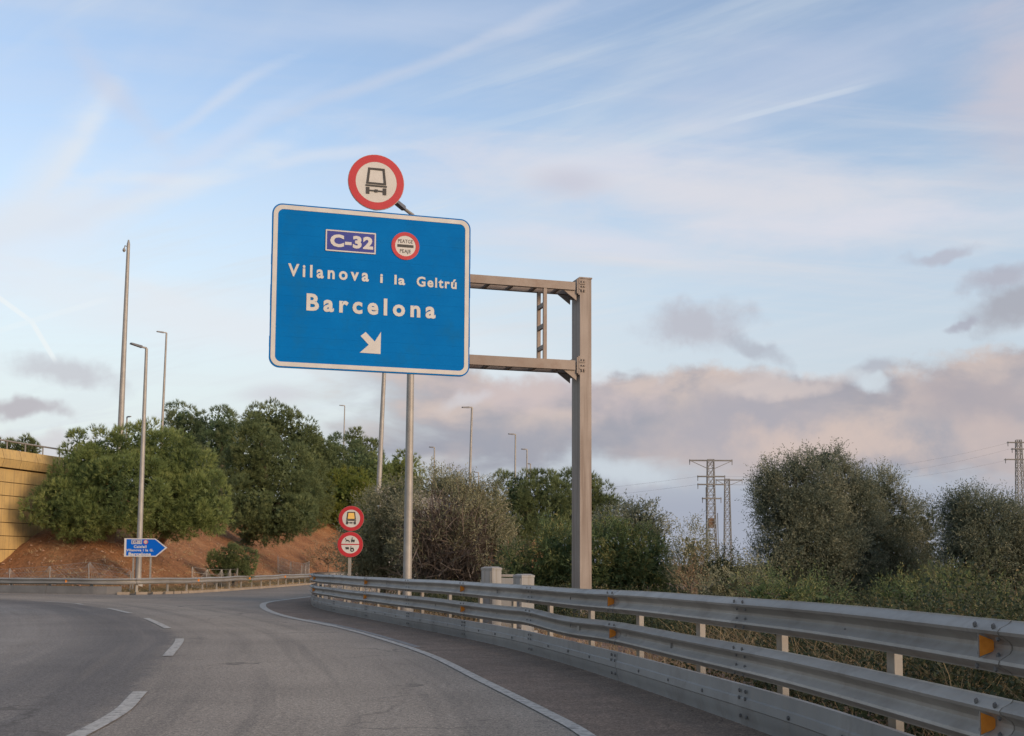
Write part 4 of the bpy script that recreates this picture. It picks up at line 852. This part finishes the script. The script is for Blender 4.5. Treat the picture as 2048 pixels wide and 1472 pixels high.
def needles(rng, C, Dn, cr, tufts, k, ln, wd):
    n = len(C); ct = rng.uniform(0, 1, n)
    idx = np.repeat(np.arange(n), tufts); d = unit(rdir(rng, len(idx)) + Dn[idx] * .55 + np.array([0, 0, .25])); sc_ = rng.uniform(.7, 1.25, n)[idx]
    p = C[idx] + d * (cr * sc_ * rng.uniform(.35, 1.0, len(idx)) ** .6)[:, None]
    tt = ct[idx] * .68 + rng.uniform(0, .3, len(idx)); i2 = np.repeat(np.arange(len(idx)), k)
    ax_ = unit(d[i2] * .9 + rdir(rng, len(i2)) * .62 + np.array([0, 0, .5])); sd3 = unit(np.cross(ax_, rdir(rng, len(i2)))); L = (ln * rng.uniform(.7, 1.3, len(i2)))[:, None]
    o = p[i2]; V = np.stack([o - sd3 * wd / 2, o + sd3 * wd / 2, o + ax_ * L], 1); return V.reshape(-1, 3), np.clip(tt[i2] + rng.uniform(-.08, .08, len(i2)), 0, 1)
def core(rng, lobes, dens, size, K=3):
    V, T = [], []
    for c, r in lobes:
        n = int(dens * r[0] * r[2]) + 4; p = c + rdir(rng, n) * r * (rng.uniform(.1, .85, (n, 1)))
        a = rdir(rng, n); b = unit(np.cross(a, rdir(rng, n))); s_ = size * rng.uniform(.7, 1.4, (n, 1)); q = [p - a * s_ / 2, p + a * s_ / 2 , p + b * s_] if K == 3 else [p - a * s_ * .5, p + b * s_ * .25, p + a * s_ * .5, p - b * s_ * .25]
        V.append(np.stack(q, 1).reshape(-1, 3)); T.append(rng.uniform(0, .4, n))  # inner leaves get only darker tints: shade inside the crown put into the colour
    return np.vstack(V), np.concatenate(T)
def trunk(t, rng, base_, lobes, r, lean=0.0, limbs=6, mat='bark', floor_=True):
    cs_ = [Vector(c) for c, _ in lobes]; top = max(cs_, key=lambda c: c.z); mid = sum(cs_, Vector()) / len(cs_); mb = MB()
    pts = [base_ - ZU * .3, base_.lerp(Vector((mid.x, mid.y, max(mid.z, base_.z + .3))), .5) + Vector((rng.uniform(-.1, .1), rng.uniform(-.1, .1), 0)), Vector((mid.x, mid.y, max(mid.z, base_.z + .6))), top]
    mb.tube(pts, [r * 1.3, r, r * .7, r * .25], 9)
    for i in range(limbs):
        c = cs_[i % len(cs_)]; s_ = pts[1].lerp(pts[2], rng.uniform(0, .8)); mdl = s_.lerp(c, .5) + Vector((0, 0, rng.uniform(-.1, .25))); mb.tube([s_, mdl, c], [r * .45, r * .3, r * .12], 6)
    return mb.build('trunk', MT[mat], t, True)
def pine(label, L, Z, kind='pine', seed=1, cr=.55, base_px=None, bz=.3, group='pines on the bank', tufts=46, k=13, ln=.23, wd=.020, cover=1.2, name='pine_tree', r=.2):
    rng = np.random.default_rng(seed); lo = lobes_px(L, Z); f = Z / 60; bx = float(np.mean([c[0] for c, _ in lo])) if base_px is None else P(base_px, 1000, Z).x
    b = Vector((bx, Z + bz, h1(bx, Z + bz))); t = thing(name, label, 'tree', b, group)
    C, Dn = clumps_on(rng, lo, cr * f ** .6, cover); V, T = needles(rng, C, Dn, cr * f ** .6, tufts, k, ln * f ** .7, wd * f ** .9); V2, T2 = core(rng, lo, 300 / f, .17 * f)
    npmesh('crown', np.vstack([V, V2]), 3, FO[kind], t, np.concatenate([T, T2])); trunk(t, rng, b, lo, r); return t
pine('broad round stone pine beside the ochre wall, largest dark green crown', [(222, 918, 70, 48), (172, 900, 42, 34), (168, 955, 58, 58, -1), (118, 1008, 50, 46, -2), (250, 985, 85, 70, -2), (180, 1028, 80, 42, -2), (310, 1000, 60, 60, -1), (320, 915, 65, 52), (322, 1040, 42, 28, -1), (285, 890, 60, 34), (74, 1024, 18, 30, -2.4), (225, 1042, 52, 16, -2), (150, 1040, 48, 20, -2), (300, 1050, 48, 16, 0)], 61, 'pine', 1, base_px=215, r=.3)
pine('bright green rounded pine leaning out right of the broad stone pine', [(402, 1000, 52, 52), (375, 948, 52, 50, 1), (420, 1025, 34, 28), (372, 1032, 40, 34), (350, 1000, 50, 60, 2), (400, 1042, 44, 16), (345, 1052, 42, 14, 1)], 60.5, 'pine', 2, base_px=215, bz=9)
pine('grey green pine with loose ragged top, highest at the left of the hill', [(362, 845, 26, 34), (385, 880, 34, 40), (362, 905, 36, 40), (400, 850, 16, 24), (400, 960, 60, 50), (440, 1010, 50, 50)], 104, 'pine_grey', 3, cr=.42, tufts=26, cover=1.0)
pine('olive grey thin pine between the ragged pine and the dark pine', [(440, 855, 30, 38), (428, 905, 40, 42), (462, 880, 22, 40)], 102, 'pine_grey', 4, cr=.42, tufts=26, cover=1.0)
pine('big dark layered pine in the middle of the red bank', [(512, 905, 50, 55), (480, 960, 50, 50), (560, 940, 58, 56), (592, 988, 46, 48), (505, 1008, 55, 48, -2), (562, 1030, 52, 28, -2), (520, 868, 32, 30), (600, 1030, 30, 26, -2), (510, 1050, 45, 22, -2), (545, 1055, 40, 22, -2), (500, 1068, 34, 14, 0), (575, 1052, 40, 18, 0)], 90, 'pine_dark', 5, base_px=450, bz=7, r=.28)
pine('tall dark pine rising behind the big layered pine', [(545, 848, 50, 36), (592, 882, 38, 48), (515, 850, 28, 30), (610, 930, 34, 50), (620, 1000, 40, 60)], 124, 'pine_dark', 6, tufts=28)
pine('pointed pine to the right of the tall dark pine', [(633, 895, 20, 40), (655, 935, 34, 48), (628, 950, 30, 50)], 130, 'pine_dark', 7, tufts=28)
pine('cone shaped yellowish pine on the hill shoulder', [(668, 905, 18, 34), (682, 945, 30, 44), (712, 935, 26, 50), (720, 1010, 40, 60)], 136, 'pine_grey', 8, tufts=28)
pine('dark pine with open top beside the far lamp', [(712, 893, 24, 28), (738, 925, 28, 42), (725, 965, 34, 44)], 140, 'pine_dark', 9, tufts=28)
pine('low pine behind the lamp pole, left of the concrete parapet', [(755, 955, 26, 45), (735, 990, 30, 40)], 134, 'pine', 10, tufts=28)
pine('yellow green pine above the two round signs', [(690, 985, 46, 46), (722, 1000, 32, 44), (660, 1038, 36, 38), (652, 1070, 28, 20), (700, 1042, 38, 36), (668, 1010, 40, 30), (700, 1082, 46, 22), (655, 1085, 36, 16)], 128, 'pine_yellow', 11, tufts=30, base_px=690, bz=4)
pine('small round pine behind the lamp poles under the big sign', [(800, 938, 30, 34), (824, 962, 24, 26), (786, 965, 28, 34), (810, 985, 30, 25)], 138, 'pine', 12, tufts=28)
pine('wide dark pine clump left of the gantry post', [(1030, 990, 46, 42), (1000, 1028, 28, 42), (1085, 995, 50, 46), (1060, 1050, 60, 44), (1110, 1040, 40, 44)], 76, 'pine_dark', 13, group='pines behind the gantry', r=.25)
pine('dark pine behind the gantry post, rounded top', [(1150, 995, 46, 46), (1195, 1008, 28, 36), (1165, 1050, 50, 44), (1215, 1030, 20, 30)], 79, 'pine_dark', 14, group='pines behind the gantry')
pine('small dark tree tops above the overpass railing, leftmost', [(8, 896, 20, 14)], 112, 'pine_dark', 15, cr=.35, tufts=22)
pine('small ragged dark tree above the overpass railing', [(48, 895, 22, 15), (60, 905, 14, 12)], 112, 'pine_dark', 16, cr=.35, tufts=22)
pine('low dark bush behind the wire fence on the red bank', [(438, 1120, 20, 16), (465, 1113, 24, 18), (492, 1122, 18, 16), (440, 1140, 20, 14), (468, 1138, 26, 16), (494, 1141, 16, 14)], 66, 'pine_dark', 17, cr=.3, tufts=26, ln=.16, name='bush', group='bushes on the bank', r=.06)
# olive-like trees and shrubs made of leafy shoots
def shoots(rng, lo, n_per, slen, leaves, ll, lw, upw=.5, outw=.8, keep=.55, lo_z=None):
    Vs, Ts = [], []
    for i, (c, r) in enumerate(lo):
        n = int(n_per * (r[0] * r[2] + r[0] * r[1]) * 2) + 6; rm_ = float(r.mean()); cr = min(.24, .34 * rm_) if rm_ < 1.2 else .2 * rm_; nc = int(.85 * (r[0] * r[2] + r[0] * r[1] + r[1] * r[2]) / 3 * 4 * math.pi / (math.pi * cr * cr)) + 5
        dc = rdir(rng, nc); ctr = c + dc * r * rng.uniform(.70, 1.02, (nc, 1)); kc = rng.integers(0, nc, n); off_ = rng.normal(size=(n, 3)) * cr * .48 * rng.uniform(.6, 1.3, nc)[kc][:, None]; p = ctr[kc] + off_; d = unit(dc[kc] + unit(off_) * .7); ctint = rng.uniform(0, 1, nc)[kc]
        q = np.ones(n, bool)
        for j, (c2, r2) in enumerate(lo):
            if j != i: q &= np.linalg.norm((p - c2) / r2, axis=1) > keep
        p, d, ctint = p[q], d[q], ctint[q]; n = len(p)
        if n == 0: continue
        hsh = ctint
        ax_ = unit(d * outw + rdir(rng, n) * .55 + np.array([0, 0, upw])); L = slen * rng.uniform(.5, 1.4, n)
        i2 = np.repeat(np.arange(n), leaves); s_ = np.tile((np.arange(leaves) + .5) / leaves, n)
        o = p[i2] + ax_[i2] * (L[i2] * s_)[:, None]; la = unit(ax_[i2] * .75 + rdir(rng, len(i2)) * .8); sd3 = unit(np.cross(la, rdir(rng, len(i2)))); l_ = (ll * rng.uniform(.7, 1.3, len(i2)))[:, None]
        Vs.append(np.stack([o, o + la * l_ * .5 + sd3 * lw / 2, o + la * l_, o + la * l_ * .5 - sd3 * lw / 2], 1).reshape(-1, 3)); Ts.append(np.clip(hsh[i2] * .6 + rng.uniform(0, .34, len(i2)), 0, 1))
    return np.vstack(Vs), np.concatenate(Ts)
def shrub(label, L, Z, kind='olive', seed=1, n=120, slen=.40, leaves=8, ll=.075, lw=.019, upw=.5, cat='tree', name='olive_tree', group=None, r=.09, core_d=900, core_s=.17, twigs=0, base_px=None, tw_kind='twig'):
    rng = np.random.default_rng(seed + 50); lo = lobes_px(L, Z); bx = float(np.mean([c[0] for c, _ in lo])) if base_px is None else P(base_px, 1000, Z).x
    b = Vector((bx, Z + .1, max(h1(bx, Z + .1), 0))); t = thing(name, label, cat, b, group); V, T = shoots(rng, lo, n, slen, leaves, ll, lw, upw)
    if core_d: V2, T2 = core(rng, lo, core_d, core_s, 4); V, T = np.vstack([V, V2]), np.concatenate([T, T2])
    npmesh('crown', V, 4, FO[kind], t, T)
    if twigs:
        TV, TT = [], []
        for c, rr_ in lo:
            k = int(twigs * rr_[0] * rr_[2]) + 5; st_ = np.array([b.x, b.y, max(b.z, c[2] - rr_[2] * 1.1)]) * .6 + c * .4 + rng.normal(size=(k, 3)) * rr_ * .35; d = unit(rdir(rng, k) + unit(c + rr_ * rng.normal(size=(k, 3)) * .5 - st_) * .6 + np.array([0, 0, .5])); le = rng.uniform(.5, 1.25, (k, 1)) * rr_.mean() * 1.0
            sd3 = unit(np.cross(d, rdir(rng, k))); w_ = .016 * Z / 38; bend = rdir(rng, k) * le * .12; m_ = st_ + d * le * .5 + bend
            TV += [np.stack([st_ - sd3 * w_, st_ + sd3 * w_, m_ + sd3 * w_ * .6, m_ - sd3 * w_ * .6], 1).reshape(-1, 3), np.stack([m_ - sd3 * w_ * .6, m_ + sd3 * w_ * .6, st_ + d * le + sd3 * .002, st_ + d * le - sd3 * .002], 1).reshape(-1, 3)]; q = rng.uniform(0, 1, k); TT += [q, q]
        npmesh('twigs', np.vstack(TV), 4, FO[tw_kind], t, np.concatenate(TT))['kind'] = 'stuff'
    trunk(t, rng, b, lo, r, limbs=7); return t
OG = 'olive trees right of the gantry'; SG = 'shrubs behind the near guardrail'
shrub('largest grey green olive tree, right of the lattice pylons', [(1585, 988, 55, 50), (1568, 1030, 58, 56), (1600, 1088, 78, 66), (1560, 1122, 46, 48), (1640, 1130, 58, 58), (1548, 956, 26, 22), (1600, 944, 26, 22), (1535, 990, 24, 26), (1635, 1000, 46, 60), (1655, 1075, 56, 60), (1620, 1160, 70, 40), (1590, 930, 13, 14), (1525, 1015, 18, 20)], 31, 'olive', 1, n=620, group=OG, base_px=1590)
shrub('lighter olive tree grown into the right side of the largest olive', [(1675, 976, 40, 42), (1700, 1008, 52, 58), (1722, 1080, 58, 66), (1700, 1148, 60, 48), (1650, 925, 26, 22), (1690, 1195, 60, 30), (1690, 938, 12, 14), (1725, 990, 22, 26)], 31.8, 'olive', 2, n=620, group=OG)
shrub('thin see-through olive with rounded top between the big olive and the rightmost olive', [(1766, 985, 32, 32), (1790, 1045, 42, 46), (1785, 1128, 62, 62), (1748, 1040, 36, 50), (1770, 1090, 50, 44)], 32.5, 'olive', 3, n=620, core_d=900, group=OG)
shrub('small sparse olive sapling left of the rightmost olive', [(1848, 1045, 32, 34), (1855, 1105, 36, 50), (1830, 1150, 40, 44)], 33, 'olive', 4, n=480, core_d=560, r=.045, group=OG)
shrub('rightmost olive tree, cut by the photo edge', [(1950, 1035, 50, 40), (1960, 1095, 62, 58), (2030, 1060, 45, 48), (1935, 1140, 46, 56), (2020, 1150, 50, 58), (2075, 1100, 45, 60), (1915, 1020, 20, 24)], 29.5, 'olive', 5, n=850, core_d=1300, group=OG)
shrub('grey green olive shrub around the two round signs', [(745, 1055, 40, 66), (722, 1105, 38, 46), (785, 1035, 44, 48), (775, 1100, 50, 52), (800, 985, 30, 18), (735, 1142, 44, 18), (800, 1142, 50, 18)], 41, 'olive_dry', 6, n=230, slen=.45, ll=.11, lw=.026, name='shrub', cat='shrub', group=SG, twigs=25)
shrub('big brown half bare shrub behind the lamp pole', [(880, 1035, 80, 72), (860, 1095, 80, 58), (945, 1070, 66, 68), (830, 1050, 40, 66), (980, 1110, 50, 44)], 39, 'olive_dry', 7, n=130, slen=.4, ll=.10, lw=.024, name='shrub', cat='shrub', group=SG, twigs=1500, core_d=0, r=.1)
shrub('dry olive coloured shrub crowning the brown half bare one', [(880, 970, 40, 24), (925, 985, 42, 30), (965, 1015, 40, 46), (985, 1062, 28, 46), (1005, 1100, 32, 44)], 40, 'olive_dry', 8, n=240, slen=.42, ll=.11, lw=.026, name='shrub', cat='shrub', group=SG, twigs=40)
shrub('green oleander hedge bush left of the gantry post', [(1115, 1105, 62, 48), (1080, 1150, 46, 44), (1140, 1150, 50, 44), (1035, 1135, 30, 36)], 34, 'oleander', 9, n=260, slen=.35, ll=.13, lw=.03, name='shrub', cat='shrub', group=SG)
shrub('orange tinged oleander bush right of the gantry post', [(1215, 1100, 46, 50), (1270, 1110, 46, 44), (1305, 1140, 40, 42), (1210, 1155, 60, 42), (1270, 1165, 50, 34)], 33, 'oleander', 10, n=260, slen=.35, ll=.13, lw=.03, name='shrub', cat='shrub', group=SG)
shrub('soft grey green tree behind the orange tinged oleander', [(1280, 1045, 36, 40), (1235, 1055, 42, 34), (1312, 1075, 26, 36)], 50, 'olive', 11, n=130, slen=.5, ll=.15, lw=.036, name='shrub', cat='tree', group=SG)
shrub('pale wispy shrub left of the lattice pylons', [(1385, 1095, 34, 36), (1372, 1140, 34, 40), (1415, 1135, 28, 40)], 31, 'olive_dry', 12, n=300, core_d=300, name='shrub', cat='shrub', group=SG, upw=.9)
shrub('low weedy shrub below the lattice pylons', [(1450, 1160, 46, 28), (1500, 1165, 40, 30), (1440, 1130, 26, 20)], 29, 'weed', 13, n=260, core_d=500, name='shrub', cat='shrub', group=SG, r=.04)
shrub('dark scrub under the small sapling, beside the rightmost olive', [(1880, 1186, 60, 30), (1800, 1194, 50, 26)], 27, 'oleander', 14, n=300, core_d=500, name='shrub', cat='shrub', group=SG, r=.04)
shrub('dry reddish shrub standing right of the gantry, below the pale wispy shrub', [(1395, 1165, 24, 34), (1370, 1170, 20, 26)], 27.5, 'drybrown', 15, n=120, slen=.4, upw=1.4, core_d=0, name='shrub', cat='shrub', group=SG, r=.03)
shrub('dry brown scrub at the right end of the red bank behind the wire fence', [(640, 1118, 30, 18), (672, 1110, 24, 22)], 106, 'drybrown', 16, n=14, slen=.8, leaves=8, ll=.3, lw=.06, core_d=6, core_s=.4, name='shrub', cat='shrub', group='bushes on the bank', r=.05)
shrub('low olive brown bramble under the largest olive, right above the near guardrail', [(1580, 1190, 50, 22), (1640, 1200, 46, 20), (1520, 1185, 36, 20)], 20, 'oleander', 17, n=420, core_d=500, ll=.06, lw=.016, name='shrub', cat='shrub', group=SG, r=.03)
shrub('dark bramble mound at the right photo edge, right above the near guardrail', [(1930, 1222, 60, 20), (2010, 1222, 60, 22), (1860, 1218, 40, 18)], 17, 'oleander', 18, n=420, core_d=500, ll=.06, lw=.016, name='shrub', cat='shrub', group=SG, r=.03)
shrub('brownish low bush between the dry reddish shrub and the largest olive', [(1470, 1165, 44, 24), (1530, 1160, 34, 30), (1440, 1180, 40, 20)], 24, 'olive_dry', 19, n=300, core_d=400, ll=.06, lw=.016, name='shrub', cat='shrub', group=SG, r=.03)
# undergrowth behind the barrier: leafy weeds and dry stalks
def scatter_behind(rng, n, s_lo, s_hi, d_lo, d_hi):
    s_ = rng.uniform(s_lo, s_hi, n); d_ = d_lo + (d_hi - d_lo) * rng.uniform(0, 1, n) ** 1.1; X_ = np.interp(s_, bar_path.s, bar_path.p[:, 0]); Y_ = np.interp(s_, bar_path.s, bar_path.p[:, 1])
    i = np.clip(np.searchsorted(bar_path.s, s_), 1, len(bar_path.s) - 2); t = unit(bar_path.p[i + 1] - bar_path.p[i - 1]); return np.stack([X_ + t[:, 1] * d_, Y_ - t[:, 0] * d_], 1), s_, d_
rng = np.random.default_rng(77)
s_a, s_b, s_c = bar_path.near(2.82, 0), bar_path.near(1.2, 13.8), bar_path.near(-6.5, 38.5)
q, s_, d_ = scatter_behind(rng, 2900, s_a, s_c, .75, 15)
near_ = s_ < s_b; hgt = np.where(near_, .72 + .35 * rng.uniform(0, 1, len(q)), .30 + .35 * rng.uniform(0, 1, len(q))) * np.clip((d_ - .5) / 1.6, .35, 1)
pt = np.sin(q[:, 0] * 1.7 + 2) * np.sin(q[:, 1] * 1.1 + q[:, 0] * .6); hgt = hgt * (1 + .38 * pt) ; keep = near_ | (d_ > 2.2); q, hgt = q[keep], hgt[keep]
lo = [(np.array([x, y, h * .45]), np.array([.42, .42, h * .62])) for (x, y), h in zip(q, hgt)]
def weeds(rng, lo, n, leaves, ll, lw):
    C = np.array([c for c, _ in lo]); Rr = np.array([r for _, r in lo]); idx = np.repeat(np.arange(len(C)), n); d = rdir(rng, len(idx)); p = C[idx] + d * Rr[idx] * (rng.uniform(.25, 1, (len(idx), 1)) ** .6); p[:, 2] = np.maximum(p[:, 2], .02)
    ax_ = unit(d * .6 + rdir(rng, len(idx)) * .6 + np.array([0, 0, .8])); i2 = np.repeat(np.arange(len(idx)), leaves); s_ = np.tile((np.arange(leaves) + .5) / leaves, len(idx)); o = p[i2] + ax_[i2] * (.22 * s_)[:, None]
    la = unit(ax_[i2] * .6 + rdir(rng, len(i2)) * .9); sd3 = unit(np.cross(la, rdir(rng, len(i2)))); l_ = (ll * rng.uniform(.5, 1.4, len(i2)))[:, None]; w_ = lw * rng.uniform(.6, 1.3, (len(i2), 1))
    V = np.stack([o, o + la * l_ * .5 + sd3 * w_, o + la * l_, o + la * l_ * .5 - sd3 * w_], 1).reshape(-1, 3); return V, np.clip(rng.uniform(0, 1, len(C))[idx][i2] * .55 + rng.uniform(0, .45, len(i2)), 0, 1)
V, T = weeds(rng, lo, 60, 5, .05, .014); tag(npmesh('undergrowth', V, 4, FO['weed'], None, T), 'tangled green weeds covering the ground behind the near guardrail', 'undergrowth', kind='stuff')
def blades(rng, q, hgt, k, wd, lean=.35):
    idx = np.repeat(np.arange(len(q)), k); b = np.concatenate([q[idx] + rng.normal(size=(len(idx), 2)) * .09, np.zeros((len(idx), 1))], 1); a = np.concatenate([rng.normal(size=(len(idx), 2)) * lean, np.ones((len(idx), 1))], 1)
    h_ = (hgt[idx] * rng.uniform(.5, 1.15, len(idx)))[:, None]; sd3 = unit(np.cross(a, rdir(rng, len(idx)))) * wd; mdl = b + a * h_ * .55; tip = b + a * np.array([1.7, 1.7, 1]) * h_
    V = np.stack([b - sd3, b + sd3, mdl + sd3 * .7, mdl - sd3 * .7], 1).reshape(-1, 3); V2 = np.stack([mdl - sd3 * .7, mdl + sd3 * .7, tip + sd3 * .15, tip - sd3 * .15], 1).reshape(-1, 3); t = rng.uniform(0, 1, len(idx)); return np.vstack([V, V2]), np.concatenate([t, t])
q, s_, d_ = scatter_behind(rng, 750, s_a, s_b + 2, .35, 9); V, T = blades(rng, q, np.where(d_ < 1.4, .25, .75) * rng.uniform(.6, 1.3, len(q)), 14, .004)
q3, s3_, d3_ = scatter_behind(rng, 46, s_a + 4, s_b + 1, 3, 9); V3, T3 = blades(rng, q3, rng.uniform(.9, 1.25, len(q3)), 7, .005, .08)
q2, s2_, d2_ = scatter_behind(rng, 700, s_b, s_c, .4, 4.5); V2, T2 = blades(rng, q2, rng.uniform(.06, .28, len(q2)), 9, .006)
tag(npmesh('dry_grass', np.vstack([V, V2, V3]), 4, FO['dry'], None, np.concatenate([T, T2, T3])), 'dry straw coloured grass stalks among the weeds behind the near guardrail', 'grass', kind='stuff')
# thin dry tufts on the red bank and along its foot
sv = rng.uniform(rail_path.near(-45, 60.5), rail_path.near(-14.9, 100), 1500); X_ = np.interp(sv, rail_path.s, rail_path.p[:, 0]); Y_ = np.interp(sv, rail_path.s, rail_path.p[:, 1]); i = np.clip(np.searchsorted(rail_path.s, sv), 1, len(rail_path.s) - 2)
t = unit(rail_path.p[i + 1] - rail_path.p[i - 1]); dd = .3 + 6 * rng.uniform(0, 1, len(sv)) ** 2.8; q = np.stack([X_ - t[:, 1] * dd, Y_ + t[:, 0] * dd], 1); V, T = blades(rng, q, rng.uniform(.06, .24, len(q)) , 9, .011, .5); nb = len(q) * 9
zz = H(q[:, 0], q[:, 1]); zz = np.repeat(np.concatenate([np.repeat(zz, 9), np.repeat(zz, 9)]), 4); V[:, 2] += zz
tag(npmesh('bank_grass', V, 4, FO['dry'], None, T), 'sparse dry grass tufts along the foot of the red earth bank', 'grass', kind='stuff')
# far scrub that closes the horizon beyond the fields
rngf = np.random.default_rng(9); lo = []
for i in range(260):
    az = rngf.uniform(-.12, .75); dist = rngf.uniform(60, 260); hh = rngf.uniform(.5, 1.25) * (1 if dist < 120 else 1.15)
    x_, y_ = dist * math.sin(az), dist * math.cos(az)
    if x_ < -4: continue
    lo.append((np.array([x_, y_, hh * .35]), np.array([hh * rngf.uniform(1.0, 2.4), hh * 1.2, hh * .7])))
V, T = weeds(rngf, lo, 60, 3, .5, .13); tag(npmesh('scrub', V, 4, FO['weed'], None, T), 'low far scrub on the flat fields below the pylons', 'scrub', kind='stuff')
# stones along the soil strip, litter and leaves on the shoulder
def stones(name, pts, size, mat, label, z=.012):
    mb = MB(); zz_ = z
    for x, y in pts:
        z = zz_(x, y) if callable(zz_) else zz_
        s_ = size * random.uniform(.4, 1.3); a = random.uniform(0, 6.28); b = [Vector((x + math.cos(a + k * 1.2566) * s_ * random.uniform(.7, 1.1), y + math.sin(a + k * 1.2566) * s_ * random.uniform(.7, 1.1), z - .01)) for k in range(5)]; tp = [p.lerp(Vector((x, y, z)), .45) + ZU * s_ * random.uniform(.5, .9) for p in b]; mb.prism(tp, b)
    o = mb.build(name, mat); tag(o, label, name, kind='stuff'); return o
q, s_, d_ = scatter_behind(rng, 900, s_a, s_c, .15, 2.2); stones('rubble', q, .045, MT['soil'], 'pinkish stones and rubble strewn behind the skirt of the near guardrail', .014)
pts = []
for i in range(150):
    s_ = random.uniform(bar_path.near(2.82, 0), s_c); p, t, n = frame(bar_path, s_, -1); p = p + n * (.08 + random.random() ** 2.5 * 1.2); pts.append((p.x, p.y))
stones('grit', pts, .016, MT['twig'], 'dark grit and dead leaves lying on the brown shoulder', .006)

sv = rng.uniform(rail_path.near(-30, 55.6), rail_path.near(-12, 117), 1100); X_ = np.interp(sv, rail_path.s, rail_path.p[:, 0]); Y_ = np.interp(sv, rail_path.s, rail_path.p[:, 1]); i = np.clip(np.searchsorted(rail_path.s, sv), 1, len(rail_path.s) - 2)
t = unit(rail_path.p[i + 1] - rail_path.p[i - 1]); dd = 1.2 + 10 * rng.uniform(0, 1, len(sv)); q = np.stack([X_ - t[:, 1] * dd, Y_ + t[:, 0] * dd], 1); zb_ = H(q[:, 0], q[:, 1]); zl_ = {(float(a), float(b)): float(c) for (a, b), c in zip(q, zb_)}
stones('rubble', [(float(a), float(b)) for a, b in q], .075, MT['bankstone'], 'pale stones and clods scattered over the red earth bank', lambda x, y: zl_[(x, y)])
